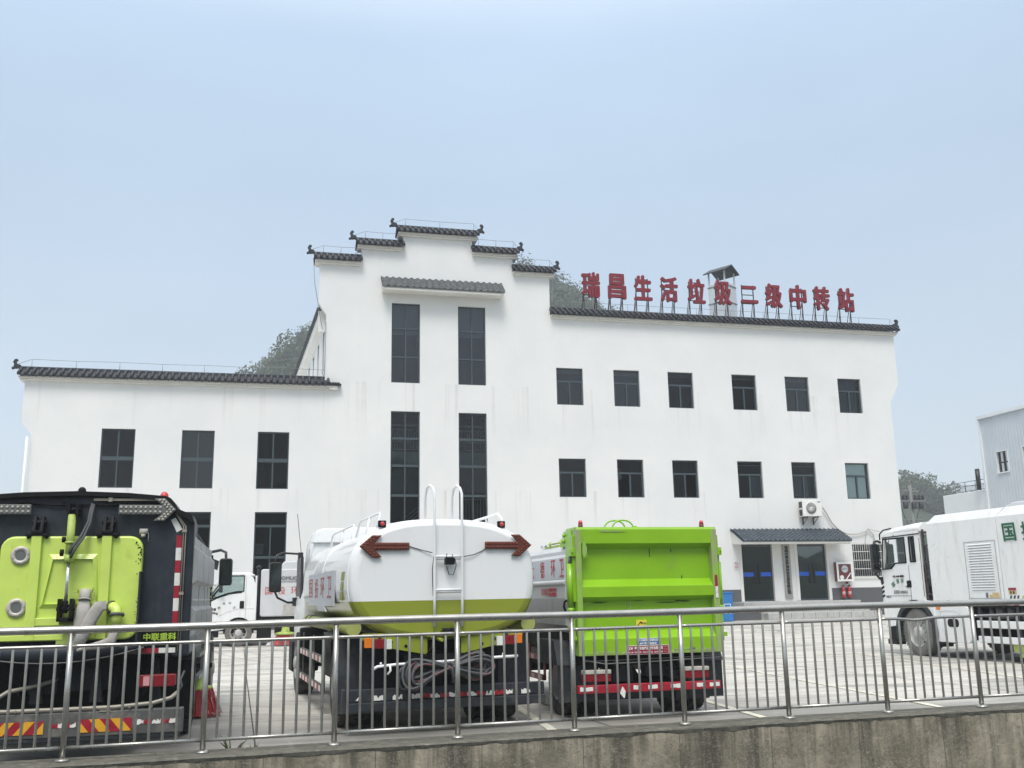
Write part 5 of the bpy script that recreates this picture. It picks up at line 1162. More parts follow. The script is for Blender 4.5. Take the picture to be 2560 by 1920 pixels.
# ladder
b = MB()
for x in (-.14, .19):
    b.tube([(x,-.09,1.16),(x,-.11,1.5),(x,-.11,2.36),(x,-.11,2.68),(x-.01,-.07,2.75),(x-.025,.02,2.79),(x-.04,.12,2.76),(x-.045,.18,2.66),(x-.045,.19,2.36)], .0165, 10)
for z in (1.95, 1.57, 1.25): b.cyl((-.14,-.11,z),(.19,-.11,z),.014,8); b.cyl((-.14,-.09,z-.03),(.19,-.09,z-.03),.010,8)
b.build('rear_ladder', 'whitetrim', tk)
b = MB(); b.prism(rrect(-.02,.09,1.855,1.935,.015), 'y', -.16, -.09); b.tube([(.0,-.12,1.935),(.0,-.12,1.975),(.01,-.12,1.98)], .005, 5); b.tube([(.07,-.12,1.935),(.07,-.12,1.975)], .005, 5); b.tube([(.10,-.12,1.93),(.115,-.12,1.84),(.08,-.12,1.74),(.03,-.12,1.74),(.0,-.12,1.84)], .005, 5); b.tube([(-.15,-.12,1.95),(-.165,-.1,1.8),(-.155,-.1,1.5)], .005, 5); b.build('rear_camera', 'black', tk)
arrow_board(tk, -.43, -1.01, 2.07, .042, .125, -.06, 'redbrown', 'leddark', headlen=.20, n=11); arrow_board(tk, .48, 1.06, 2.08, .042, .125, -.06, 'redbrown', 'leddark', headlen=.20, n=11)
b = MB(); b.tube([(-.43,-.06,2.07),(-.3,-.06,2.03),(-.16,-.08,1.995)], .005, 5); b.tube([(.20,-.08,1.945),(.34,-.07,1.97),(.44,-.06,2.01),(.50,-.06,2.05)], .005, 5); b.build('arrow_cable', 'black', tk)
for x in (-.735, .71):
    b = MB(); b.box(x-.045,x+.045,-.01,.04,2.29,2.37); l = b.build('marker_light', 'black', tk, bevel=.006); b = MB(); b.lathe([(.026,0),(.026,.012),(.012,.022)], (x,-.01,2.33), (0,-1,0), 14); b.build('lamp_lens', 'beacon', l)
    s_ = -1 if x < 0 else 1
    b = MB(); X_ = s_*.80
    b.tube([(X_*.98,.12,2.24),(X_*.93,.12,2.42),(X_*.91,.2,2.47),(X_*.93,1.4,2.47),(X_*.95,1.5,2.43),(X_,1.55,2.22)], .017, 8)
    b.tube([(X_,1.9,2.22),(X_*.95,1.95,2.42),(X_*.94,2.05,2.46),(X_*.95,3.9,2.46),(X_*.97,4.0,2.42),(X_,4.05,2.22)], .017, 8)
    for y in (.8, 3.0): b.cyl((X_,y,2.22),(X_*.93,y,2.47),.013,8)
    b.build('top_handrail', 'whitetrim', tk)
    b = MB(); b.cyl((s_*1.04,.06,1.165),(s_*1.04,4.7,1.165),.083,20); b.cyl((s_*1.04,.05,1.165),(s_*1.04,.09,1.165),.088,20)
    for y in (3.9, 4.35): b.cyl((s_*1.04,y,1.165),(s_*1.04,y+.03,1.165),.090,20,1)
    b.build('hose_tube', ['olivedirty','black'], tk)
    b = MB(); b.prism([(s_*.20,.85),(s_*.62,.93),(s_*.95,1.03),(s_*.95,1.10),(s_*.60,1.10),(s_*.20,1.05)], 'y', .0, .03)
    for xx, zz in ((s_*.62,1.0),(s_*.45,.95),(s_*.75,1.05)): b.cyl((xx,-.002,zz),(xx,-.004,zz),.02,10,1)
    b.build('rear_bracket', ['olive','black'], tk)
    a, c, d, e = s_*.93, s_*.83, s_*.70, s_*.62
    b = MB(); b.box(a,c,-.05,.0,.945,1.05,0); b.box(c,d,-.05,.0,.935,1.04,1); b.box(d,e,-.05,.0,.925,1.03,2); b.build('tail_light', ['orange','red','whitetape'], tk, bevel=.004)
    wheel(tk, s_*.98, 1.05, .48, .26, s_, 'tyre', .52, True); wheel(tk, s_*1.0, 5.5, .48, .27, s_, 'tyre', .52)
    b = MB(); b.prism([(.42,.20),(.46,.20),(.50,.62),(.58,1.02),(.55,1.02),(.46,.62)], 'x', s_*.72, s_*1.18); b.prism([(.55,1.02),(1.6,1.05),(1.6,1.08),(.55,1.05)], 'x', s_*.72, s_*1.18)
    b.build('mud_guard', 'darkgrey', tk)
    b = MB()
    for z0 in (.29, .66): b.box(s_*1.09, s_*1.13, 2.2, 4.9, z0, z0+.09)
    for y in (2.22, 3.5, 4.86): b.box(s_*1.07, s_*1.09, y, y+.05, .29, .98)
    g = b.build('side_guard', 'bumper', tk)
    b = MB()
    for z0 in (.30, .67):
        for k in range(13): b.box(s_*1.131, s_*1.134, 2.25+.2*k, 2.25+.2*k+.18, z0, z0+.07, k % 2)
    b.build('reflective_tape', ['whitetape','hosered'], g)
for s_ in (-1, 1):
    b = MB(); b.box(s_*.62, s_*.98, 2.4, 3.4, .45, .95); b.build('tool_box', 'black', tk, bevel=.02)
b = MB(); b.cyl((-.1,-.08,1.02),(-.1,-.3,1.02),.02,8); b.box(-.22,.25,-.06,.02,1.05,1.10); b.cyl((-.04,-.08,1.115),(.12,-.08,1.115),.026,10,1); b.cyl((.07,-.08,1.115),(.10,-.14,1.115),.03,10,1); b.tube([(-.03,-.08,1.11),(-.13,-.09,1.06),(-.16,-.10,.95),(-.22,-.06,.85)], .013, 6, 1); b.sphere((-.16,-.08,1.05),.022); b.build('rear_valve', ['olive','black'], tk)
frame_rails(tk, .1, 6.3, .62, .88)
axle(tk, 1.05, .48); axle(tk, 5.5, .48)
b = MB(); b.box(-.75,.75,.35,.42,.30,1.0); b.box(-.45,.45,.02,.12,.62,.86); b.prism([(-.3,.84),(.35,.86),(.3,.80),(-.25,.78)], 'y', -.04, .05); b.build('cross_member', 'black', tk)
# white spray bar with the coiled hose tied to it
b = MB(); b.tube([(-.86,-.14,.71),(-.80,-.14,.745),(-.6,-.14,.76),(0,-.14,.775),(.6,-.14,.80),(.84,-.14,.805)], .017, 10); b.tube([(-.66,-.15,.76),(-.655,-.17,.70),(-.69,-.17,.66)], .012, 6); b.cyl((.66,-.14,.80),(.665,-.14,.845),.012,6); b.cyl((-.76,-.14,.75),(-.76,-.14,.79),.012,6); b.build('spray_bar', 'whitetrim', tk)
hc = bpy.data.objects.new('coiled_hose', None); C.objects.link(hc); hc.parent = tk
b = MB(); br_ = MB()
for k in range(17):
    ph = random.uniform(-.15,.15); dy = random.uniform(-.05,.05); aL = random.uniform(.36,.50); aR = random.uniform(.34,.48); hL = .06+.12*(k/16.0); hR = .06+.11*(((k*7) % 17)/16.0); dz = random.uniform(-.015,.02)
    pts = []
    for q in range(49):
        t_ = 2*math.pi*q/48; cx = math.cos(t_)
        x = -.01 + (cx*(aR if cx > 0 else aL))*1.12; zz = .715 + dz + math.sin(2*t_+ph)*(hR if cx > 0 else hL)*(.45+.55*abs(cx)) + (.03*cx) - .10*(cx*cx)*(.5 if cx > 0 else .85)*(k/16.0)
        pts.append((x, -.19+dy+.03*math.sin(t_*3+k), zz))
    b.tube(pts, .0155, 7, caps=False)
    br_.tube([(p[0], p[1]-.0135, p[2]+.004) for p in pts], .0038, 5, caps=False) if k % 3 == 0 else None
b.build('hose', 'hosedark', hc); br_.build('hose_stripe', 'hosered', hc)
b = MB(); b.tube([(-.02,-.26,.74),(.02,-.27,.70),(.04,-.26,.62),(.05,-.22,.55)], .02, 8); b.tube([(-.05,-.24,.76),(.0,-.28,.77),(.05,-.25,.70)], .018, 8); b.build('tie', 'hosedark', hc)
b = MB(); b.box(-1.16,1.2,-.03,.04,.36,.50); b.box(-1.16,1.2,-.07,.04,.26,.36); b.box(-1.17,-1.13,-.075,.045,.25,.51); bu = b.build('rear_bumper', 'darkgrey', tk, bevel=.01)
checker_strip(bu, -.82, 1.02, .375, .43, -.031, 17, ['whitetape','redtape'], ragged=True, name='worn_tape')
b = MB(); b.prism([(-1.02,.385),(-.99,.38),(-.985,.42),(-1.0,.405)], 'y', -.036, -.031); b.build('tape_scrap', 'whitetape', bu)
# cab of the tanker
def cabring(y, wt, wb, z0, z1): return [(x, y, z) for x, z in [(-wb,z0),(-wb-.01,1.45),(-wt-.03,1.95),(-wt,2.36),(-wt+.06,2.58),(-wt+.16,2.63+z1),(wt-.16,2.63+z1),(wt-.06,2.58),(wt,2.36),(wt+.03,1.95),(wb+.01,1.45),(wb,z0)]]
b = MB(); b.loft([cabring(5.12,.93,1.06,.80,0), cabring(5.9,.95,1.10,.80,.02), cabring(6.25,.93,1.10,.80,-.02), [(x*.97, 6.42+(.12 if z < 1.5 else 0)-(.1 if z > 2.3 else 0), z if z < 2.5 else z-.1) for x, y, z in cabring(6.4,.92,1.10,.80,0)]], 0, True); cb = b.build('cab', 'whitepaint', tk, bevel=.02)
b = MB(); b.box(-.97,.97,5.08,5.16,2.385,2.40); b.box(-.985,-.975,5.3,5.32,.9,2.3); b.build('roof_seam', 'steelgrey', cb)
for s_ in (-1, 1):
    b = MB(); b.prism([(5.55,1.50),(6.30,1.50),(6.22,2.15),(5.6,2.18)], 'x', s_*1.04, s_*1.085); b.build('side_window', 'blackpl', cb)
    b = MB(); b.tube([(s_*1.0,6.15,2.20),(s_*1.08,6.2,2.26),(s_*1.35,6.05,2.27),(s_*1.45,5.98,2.23),(s_*1.47,5.95,2.10)], .019, 8); b.tube([(s_*1.47,5.95,1.62),(s_*1.42,5.98,1.52),(s_*1.25,6.05,1.44),(s_*1.10,6.1,1.44)], .019, 8); b.box(s_*1.04-.04,s_*1.04+.04,6.08,6.22,2.14,2.28); b.box(s_*1.10-.06,s_*1.10+.06,6.0,6.16,1.38,1.52); b.build('mirror_arm', 'blackpl', cb)
    mirror_part(cb, s_*1.47, 5.95, 1.86, .20, .50)
    b = MB(); b.box(s_*.7, s_*1.15, 6.05, 6.6, .30, .80); b.build('front_fender', 'black', cb, bevel=.03); b = MB(); b.box(s_*.7, s_*1.13, 4.95, 5.1, .5, 1.05); b.build('mud_flap', 'black', cb, bevel=.03)
b = MB(); b.tube([(-1.02,6.2,2.25),(-1.10,6.25,2.95)], .005, 5); b.build('aerial', 'black', cb)
b = MB(); b.box(-.3,.3,5.6,5.9,2.64,2.68); b.box(.45,.75,5.4,5.6,2.64,2.69); b.build('roof_hatch', 'whitepaint', cb, bevel=.01)

# ---------------------------------------------------------------- 3. green refuse truck
gt = thing('refuse_truck', 'refuse truck with a bright green ribbed tailgate and grey white body', 'truck', (4.58, 11.6, 0), 0)
b = MB()
pf = [(.0,2.27),(.0,2.10),(.10,2.035),(.10,1.665),(.0,1.575),(.0,1.455),(.10,1.40),(.10,1.045),(.0,.955),(.0,.775)]
for (ya, za), (yb, zb) in zip(pf[:-1], pf[1:]): b._add([(-.87,ya,za),(.85,ya,za),(.85,yb,zb),(-.87,yb,zb)], [(0,1,2,3)])
b.box(-.87,.85,.14,.34,.78,2.26)
tg = b.build('tailgate', 'green', gt, recalc=False)
b = MB(); b.box(-.94,-.87,-.006,.36,.765,2.275); b.box(.85,.93,-.006,.36,.765,2.275); b.box(-.93,.92,-.004,.05,.765,.80); b.build('tailgate_frame', 'greenworn', tg, bevel=.008)
b = MB(); b.box(-.94,.93,.02,.40,2.272,2.30); b.hexa([(-.93,.0,2.262),(.92,.0,2.262),(.92,.05,2.262),(-.93,.05,2.262),(-.93,.02,2.30),(.92,.02,2.30),(.92,.05,2.30),(-.93,.05,2.30)]); b.build('top_edge', 'green', tg)
b = MB()
for x0, x1, z0, z1 in ((-.62,-.30,2.235,2.262),(-.86,-.80,1.9,2.2),(.28,.55,.80,.835),(-.86,-.4,.782,.82),(.5,.84,.785,.83)):
    n = 9; top = [(x0+(x1-x0)*i/n, z1-random.random()*(z1-z0)*.5) for i in range(n+1)]; bot = [(x0+(x1-x0)*i/n, z0+random.random()*(z1-z0)*.4) for i in range(n, -1, -1)]
    b.prism(top+bot, 'y', -.0075, -.002)
b.build('scuff_mark', 'greenworn', tg)
b = MB()
for (x0, x1, z, t_) in ((-.75,-.52,1.385,.007),(.10,.42,1.375,.006),(.42,.58,1.385,.010),(.35,.46,1.39,.008),(-.2,-.05,1.40,.004)): b.prism([(x0,z),(x0+(x1-x0)*.3,z+t_),(x1,z+t_*.4),(x0+(x1-x0)*.6,z-t_*.6)], 'y', .092, .099)
for x, z0, z1 in ((.05,1.93,2.03),(.34,1.99,2.03),(.47,1.6,1.7)): b.prism([(x,z0),(x+.005,z0),(x+.006,z1),(x-.002,z1)], 'y', .092, .099)
b.build('scratch', 'black', tg)
b = MB()
for (x,z0,z1) in ((-.26,1.24,1.39),(-.235,1.30,1.39)): b.box(x,x+.008,.092,.099,z0,z1)
b.box(-.26,-.227,.092,.099,1.385,1.393); b.build('drip_mark', 'limegrey', tg)
for s_ in (-1, 1):
    b = MB(); b.box(s_*.93, s_*1.0, .02, .16, 1.945, 2.045); b.box(s_*.93, s_*.97, .05, .35, 1.4, 2.2); b.cyl((s_*.985,.03,2.0),(s_*.985,-.0,2.0),.012,8); hb = b.build('hinge_block', 'green', gt, bevel=.008)
    b = MB(); b.cyl((s_*.985,.12,1.30),(s_*.985,.12,1.86),.040,16); b.cyl((s_*.985,.12,1.28),(s_*.985,.12,1.33),.045,14); c = b.build('lift_cylinder', 'green', gt)
    b = MB(); b.cyl((s_*.985,.12,1.86),(s_*.985,.12,1.95),.022,10); b.build('piston_rod', 'ledgrey', c)
    b = MB(); b.prism([(.14,2.08),(.62,2.08),(.45,2.27),(.14,2.27)], 'x', s_*.955, s_*.90); b.cyl((s_*.955,.4,2.15),(s_*1.0,.4,2.15),.03,10); b.cyl((s_*.955,.4,2.22),(s_*.985,.4,2.22),.02,8); b.build('gusset_plate', 'green', gt)
    x = -.84 if s_ < 0 else .78
    b = MB(); b.lathe([(.03,0),(.03,.05)], (x,.1,2.29), (0,0,1), 14); bc = b.build('beacon_base', 'maroon', gt); b = MB(); b.lathe([(.027,.05),(.027,.075),(.018,.095),(.004,.10)], (x,.1,2.29), (0,0,1), 14); b.build('beacon', 'beacon', bc)
    b = MB(); b.box(s_*.98-.03, s_*.98+.03, .02, .06, .95, 1.0); b.box(s_*.955, s_*.985, .06, .1, .9, 1.25); b.build('latch', 'green', gt)
b = MB()
for x0, y0 in ((-.46,.30),(-.38,.22)): b.tube([(x0+.14-.14*math.cos(math.pi*q/14), y0, 2.27+.13*math.sin(math.pi*q/14)**.7) for q in range(15)], .011, 8)
b.build('pipe_hoop', 'green', gt)
b = MB(); b.prism([(-.13,2.27),(-.03,2.27),(-.05,2.30),(-.10,2.325)], 'y', .15, .25); b.build('deflector', 'green', gt)
checker_strip(tg, .872, .905, 1.42, 1.70, -.010, 2, ['whitetape','redtape'], vertical=True)
# stickers and plates
p = MB(); p.prism(rrect(-.35,.205,.765,.872,.008), 'y', -.018, -.008); p = p.build('maker_plate', 'whitetape', tg)
b = MB(); b.prism(rrect(-.344,.199,.771,.866,.006), 'y', -.021, -.018); b.build('plate_field', 'platered', p)
text('lettering', '程力专用汽车股份有限公司', .045, (-.06,-.0225,.838), (1,0,0), (0,0,1), 'textwhite', p, fit=(.365,.038), bold=.001, ext=.001)
text('lettering', '购车热线：0722-3211188  15872788800', .03, (-.06,-.0225,.792), (1,0,0), (0,0,1), 'textwhite', p, fit=(.365,.022), ext=.001)
text('lettering', 'CLW', .04, (-.295,-.0225,.838), (1,0,0), (0,0,1), 'textwhite', p, fit=(.07,.032), bold=.001, ext=.001)
text('lettering', '程力威', .02, (-.295,-.0225,.792), (1,0,0), (0,0,1), 'textwhite', p, fit=(.07,.02), ext=.001)
b = MB()
for z in (.848,.828,.810,.790): b.box(.135,.19,-.0225,-.021,z,z+.003)
b.build('small_print', 'pinkband', p)
p = MB(); p.prism(rrect(-.205,.08,.872,.955,.008), 'y', -.016, -.006); p = p.build('model_plate', 'whitetape', tg)
b = MB(); b.prism(rrect(-.199,.074,.878,.949,.006), 'y', -.019, -.016); b.build('plate_field', 'plateblue', p)
text('lettering', '程力专用汽车股份有限公司', .03, (-.06,-.0205,.930), (1,0,0), (0,0,1), 'textwhite', p, fit=(.25,.027), bold=.001, ext=.001); text('lettering', '自装卸式垃圾车', .03, (-.06,-.0205,.895), (1,0,0), (0,0,1), 'textwhite', p, fit=(.22,.024), bold=.001, ext=.001)
p = MB(); p.box(-.165,-.03,.090,.098,1.08,1.17); p = p.build('warning_sticker', 'stickeryellow', tg)
text('lettering', '小心 当心', .03, (-.065,.088,1.13), (1,0,0), (0,0,1), 'textblack', p, fit=(.06,.03), ext=.001); b = MB(); b.hexa([(-.155,.086,1.10),(-.145,.086,1.10),(-.145,.089,1.10),(-.155,.089,1.10),(-.11,.086,1.15),(-.10,.086,1.15),(-.10,.089,1.15),(-.11,.089,1.15)]); b.box(-.11,-.085,.086,.089,1.13,1.145); b.build('symbol', 'textblack', p)
# body
sec = [(-.90,1.02),(-.98,1.12),(-.98,1.60),(-1.005,1.62),(-1.005,1.655),(-.98,1.675),(-.98,1.95),(-.955,1.985),(-.955,2.03),(-.90,2.10),(.90,2.10),(.98,1.95),(.98,1.12),(.90,1.02)]
b = MB(); b.loft([[(x,.36,z) for x, z in sec], [(x,3.15,z) for x, z in sec]], 0, False); bo = b.build('body', 'offwhite', gt, bevel=.012)
b = MB(); b.box(-.986,-.975,.37,3.1,1.68,1.945); b.build('side_placard', 'greyvinyl', bo)
b = MB(); b.box(-.987,-.972,.37,3.14,1.12,1.445); b.build('lower_panel', 'steelgrey', bo)
for c, y in zip('大德环卫', (1.92, 1.38, .86, .47)): text('lettering', c, .25, (-.990, y, 1.82), (0,-1,0), (0,0,1), 'textred', bo, fit=(.20,.22), ext=.001)
text('lettering', '程力集团', .08, (-.990, 1.30, 1.53), (0,-1,0), (0,0,1), 'textred', bo, fit=(.30,.09), ext=.001); text('lettering', '百姓服务热线', .06, (-.990, .93, 1.555), (0,-1,0), (0,0,1), 'textred', bo, fit=(.38,.045)); text('lettering', '15972783866', .05, (-.990, .93, 1.495), (0,-1,0), (0,0,1), 'textred', bo, fit=(.38,.05))
b = MB(); b.tube([(-.85,.45,2.16),(-.85,1.5,2.16)], .012, 6); b.tube([(-.72,.45,2.19),(-.72,1.5,2.19)], .010, 6)
for y in (.5, .95, 1.45): b.cyl((-.85,y,2.08),(-.85,y,2.19),.014,6)
b.box(-.9,-.7,.9,1.5,2.10,2.13); b.build('roof_rail', 'limedirty', bo)
b = MB(); b.cyl((-.82,1.85,2.1),(-.82,1.85,2.17),.03,10); b.cyl((-.82,1.78,2.15),(-.82,1.98,2.15),.022,10); b.build('roof_fitting', 'chrome', bo)
b = MB(); b.tube([(-.985,.30,1.42),(-1.0,.34,1.40),(-1.01,.35,1.34),(-.99,.30,1.27)], .014, 6); b.build('hydraulic_hose', 'black', gt)
frame_rails(gt, .15, 4.4, .60, .82)
b = MB(); b.box(-.9,.9,.3,3.1,.82,1.03); b.cyl((-.80,.9,.86),(-.80,3.0,.86),.10,14); b.build('subframe', 'black', gt)
b = MB(); b.tube([(-.88,.06,.72),(-.6,.05,.665),(.0,.05,.675),(.5,.05,.69),(.9,.06,.70)], .008, 6); b.tube([(-.86,.10,.70),(-.4,.1,.70),(.86,.1,.72)], .007, 6); b.build('brake_line', 'wire', gt)
b = MB(); b.box(-.42,-.16,.28,.5,.43,.66); b.build('storage_box', 'darkgrey', gt, bevel=.01); b = MB(); b.box(.02,.30,.32,.5,.48,.66); b.build('storage_box', 'darkgrey', gt, bevel=.01)
b = MB(); b.prism([(.30,.45),(.40,.45),(.36,.70),(.31,.70)], 'y', .25, .3); b.build('bracket', 'darkgrey', gt); b = MB(); b.prism([(-.42,.66),(-.38,.66),(-.39,.76),(-.41,.76)], 'y', .2, .24); b.build('bracket', 'darkgrey', gt)
for s_ in (-1, 1):
    x0, x1 = (-.90,-.545) if s_ < 0 else (.41,.725)
    b = MB(); b.box(x0,x1,-.0,.08,.465,.555,0); b.box(x0,x1,-.01,.08,.555,.60,1); b.build('tail_light', ['red','flange'], gt, bevel=.006)
    wheel(gt, s_*.85, .95, .40, .22, s_, 'tyre', .54, True); wheel(gt, s_*.84, 3.9, .40, .22, s_, 'tyre', .54)
    b = MB(); b.box(s_*.62, s_*1.09, .40, .43, .20, .66); b.prism([(.38,.64),(.43,.64),(.58,.90),(.55,.93)], 'x', s_*.62, s_*1.10); b.prism([(.55,.90),(1.4,.90),(1.4,.93),(.55,.93)], 'x', s_*.62, s_*1.10); b.prism([(.42,.64),(1.3,.64),(1.3,.90),(.58,.90)], 'x', s_*1.085, s_*1.10); b.build('mud_guard', 'darkgrey', gt)
    b = MB()
    for z0 in (.36, .62): b.box(s_*.90, s_*.93, 1.7, 3.3, z0, z0+.075)
    for y in (1.72, 2.5, 3.25): b.box(s_*.875, s_*.90, y, y+.05, .36, .95)
    g = b.build('side_guard', 'maroon', gt)
    b = MB()
    for z0 in (.365, .625):
        for k in range(8): b.box(s_*.931, s_*.934, 1.74+.2*k, 1.74+.2*k+.15, z0, z0+.06, k % 2)
    b.build('reflective_tape', ['flange','redtape'], g)
axle(gt, .95, .40, .65); axle(gt, 3.9, .40, .65)
b = MB(); b.box(-.97,.86,-.03,.05,.335,.43); bu = b.build('rear_bumper', 'redtape', gt, bevel=.008)
b = MB()
for x0, x1 in ((-.95,-.79),(-.28,-.22),(-.09,.03),(.20,.34),(.54,.65),(.71,.84)):
    n = 6; b.prism([(x0+(x1-x0)*i/n, .36+random.random()*.008) for i in range(n+1)] + [(x0+(x1-x0)*i/n, .405+random.random()*.01) for i in range(n, -1, -1)], 'y', -.034, -.03)
b.build('worn_tape', 'whitetape', bu); b = MB(); b.hexa([(-.46,-.05,.33),(-.41,-.05,.27),(-.40,-.048,.28),(-.44,-.048,.34),(-.43,-.045,.40),(-.39,-.045,.34),(-.385,-.043,.345),(-.42,-.043,.405)]); b.build('peeling_tape', 'whitetape', bu)
b = MB(); b.box(-.6,.5,.5,.55,.2,.34); b.box(.45,.9,.41,.44,.18,.34); b.build('splash_plate', 'darkgrey', gt)
b = MB(); b.loft([[(x,3.35,z) for x, z in rrect(-.95,.95,.62,2.12,.14)], [(x,4.2,z) for x, z in rrect(-.95,.95,.62,2.08,.16)], [(x*.96,4.75,z) for x, z in rrect(-.95,.95,.62,1.85,.2)]], 0, True); cb = b.build('cab', 'whitepaint', gt)
b = MB(); b.prism([(3.6,1.3),(4.45,1.3),(4.3,1.9),(3.6,1.92)], 'x', -.96, .96); b.build('cab_window', 'blackpl', cb)

# ---------------------------------------------------------------- 4. big white sweeper truck on the right
rt = thing('white_truck', 'big white municipal truck with a louvred side panel and large green character', 'truck', (15.449, 19.948, 0), R(2.2))
XL = -1.22
# cab shell with a cut wheel arch and real window openings (left side built as a plate with holes)
def side_plate(mb, x, outline, m=0, th=.03): mb.prism(outline, 'x', x, x+th, m)
arch = [(.66*math.cos(R(a)), .52+.66*math.sin(R(a))) for a in range(0, 181, 12)]
b = MB()
# lower cab side under the window line: outline runs round the wheel arch
low = [(1.06,.62),(1.12,1.25),(1.08,1.86),(1.00,1.92),(.70,1.93),(.60,1.98),(.50,2.05),(.12,2.05),(.02,2.05),(-.36,2.05),(-.40,1.16),(-.62,1.12),(-.66,.90),(-.66,.52)] 
side = [(1.06,.60),(1.10,1.30),(1.06,1.90),(-.38,1.90),(-.38,1.22),(-.64,1.20)] + [(p[0]*1.0, p[1]) for p in arch[::-1] if p[1] > .60] 
b.prism(side, 'x', -1.25, -1.20)
b.prism([(.70,1.90),(1.00,1.90),(1.06,1.90),(1.055,1.925),(1.0,1.925),(.70,1.93)], 'x', -1.25, -1.20)
b.prism([(1.06,1.90),(.93,2.66),(.84,2.66),(1.0,1.92)], 'x', -1.25, -1.20)
b.prism([(.5,2.05),(.12,2.05),(.12,1.90),(.70,1.90),(.60,1.98)], 'x', -1.25, -1.20)
b.prism([(.12,1.90),(.12,2.66),(-.02,2.66),(-.02,1.90)], 'x', -1.25, -1.20); b.prism([(-.21,1.90),(-.21,2.66),(-.38,2.66),(-.38,1.90)], 'x', -1.25, -1.20); b.prism([(-.02,1.90),(-.02,2.06),(-.21,2.06),(-.21,1.90)], 'x', -1.25, -1.20)
b.prism([(.93,2.64),(.88,2.74),(-.38,2.76),(-.38,2.64)], 'x', -1.25, -1.20)
cs = b.build('cab', 'whitepaint', rt, bevel=.006)
b = MB()
def rr_(y, zt, wx): return [(-wx,y,2.74),(-wx+.02,y,zt-.10),(-wx+.12,y,zt-.02),(-wx+.3,y,zt),(wx-.3,y,zt),(wx-.12,y,zt-.02),(wx-.02,y,zt-.10),(wx,y,2.74)]
b.loft([rr_(1.0,2.80,1.16), rr_(.93,2.84,1.22), rr_(.6,2.90,1.24), rr_(-.1,2.95,1.25), rr_(-.42,2.96,1.25)], 0, True); b.build('cab_roof', 'whitepaint', cs)
b = MB(); b.prism([(.95,2.655),(.93,2.675),(-.40,2.70),(-.40,2.675)], 'x', -1.258, -1.25); b.tube([(-1.20,1.08,2.62),(-1.21,1.06,2.76),(-1.16,.98,2.85),(-1.0,.88,2.89)], .018, 6); b.box(-1.257,-1.25,.78,.80,1.93,2.66); b.build('rubber_seal', 'black', cs)
b = MB(); b.box(-1.0,1.25,-.38,-.33,1.2,2.74); b.box(1.2,1.25,-.38,1.06,.62,1.92); b.box(1.2,1.25,-.38,.02,1.92,2.7); b.box(1.2,1.25,.02,.95,2.64,2.72); b.prism([(1.06,.60),(1.10,1.30),(1.06,1.90),(1.02,1.90),(1.05,1.3),(1.02,.6)], 'x', -1.2, 1.2); b.box(-1.2,1.2,-.36,1.05,1.15,1.22); b.build('cab_shell', 'offwhite', cs)
b = MB(); b._add([(-1.2,1.06,1.90),(1.2,1.06,1.90),(1.2,.93,2.72),(-1.2,.93,2.72)], [(0,1,2,3)]); b.build('windscreen', 'glass_cab', cs, recalc=False)
b = MB(); b._add([(-1.215,.02,1.90),(-1.215,1.05,1.90),(-1.215,.93,2.66),(-1.215,.02,2.66)], [(0,1,2,3)]); b._add([(-1.215,-.36,1.95),(-1.215,-.01,1.95),(-1.215,-.01,2.66),(-1.215,-.36,2.66)], [(0,1,2,3)]); b.build('side_window', 'glass_cab', cs, recalc=False)
b = MB(); b._add([(1.195,.02,1.90),(1.195,1.02,1.90),(1.195,.93,2.66),(1.195,.02,2.66)], [(0,1,2,3)]); b.build('far_window', 'glass_cab', cs, recalc=False)
b = MB()
P_ = [(.90,2.63),(.13,2.63),(.13,2.06),(.52,2.06),(.62,2.0),(.72,1.945),(1.0,1.935)]
for i in range(len(P_)):
    a, c = P_[i], P_[(i+1) % len(P_)]; b.tube([(-1.252,a[0],a[1]),(-1.252,c[0],c[1])], .017, 6)
P_ = [(-.03,2.63),(-.20,2.63),(-.20,2.08),(-.03,2.08)]
for i in range(4): a, c = P_[i], P_[(i+1) % 4]; b.tube([(-1.252,a[0],a[1]),(-1.252,c[0],c[1])], .02, 6)
b.build('window_seal', 'black', cs)
b = MB(); b.lathe([(.20,-.012),(.215,0),(.20,.012),(.188,0),(.20,-.012)], (-.55,.62,1.98), (0,-.55,1), 20, caps=False); b.cyl((-.74,.62,1.98),(-.36,.62,1.98),.014,6); b.build('steering_wheel', 'black', cs)
b = MB(); b.box(-1.1,1.1,.68,1.0,1.6,1.95); b.hexa([(-.95,.45,1.75),(-.35,.45,1.75),(-.35,.9,1.9),(-.95,.9,1.9),(-.95,.5,1.95),(-.35,.5,1.95),(-.35,.9,2.02),(-.95,.9,2.02)]); b.build('dashboard', 'blackpl', cs, bevel=.03)
b = MB(); b.prism(rrect(-.85,-.35,1.5,2.45,.1), 'y', -.2, -.02); b.prism(rrect(.35,.85,1.5,2.45,.1), 'y', -.2, -.02); b.build('seat', 'curtain', cs, bevel=.03)
b = MB(); b.box(-1.262,-1.248,-.12,.11,1.22,1.225); b.box(-1.255,-1.249,.06,.068,1.22,2.0); b.box(-1.255,-1.249,-.385,-.375,1.3,2.6); b.box(-1.256,-1.249,.06,1.04,1.315,1.322); b.build('door_gap', 'black', cs)
b = MB(); b.prism(rrect(.02,.17,1.50,1.66,.03), 'x', -1.262, -1.249); b.build('door_handle', 'black', cs, bevel=.006)
text('lettering', 'TX A70 福江', .07, (-1.256,.45,1.76), (0,-1,0), (0,0,1), 'textblack', cs, fit=(.40,.052), fat=.002, ext=.001)
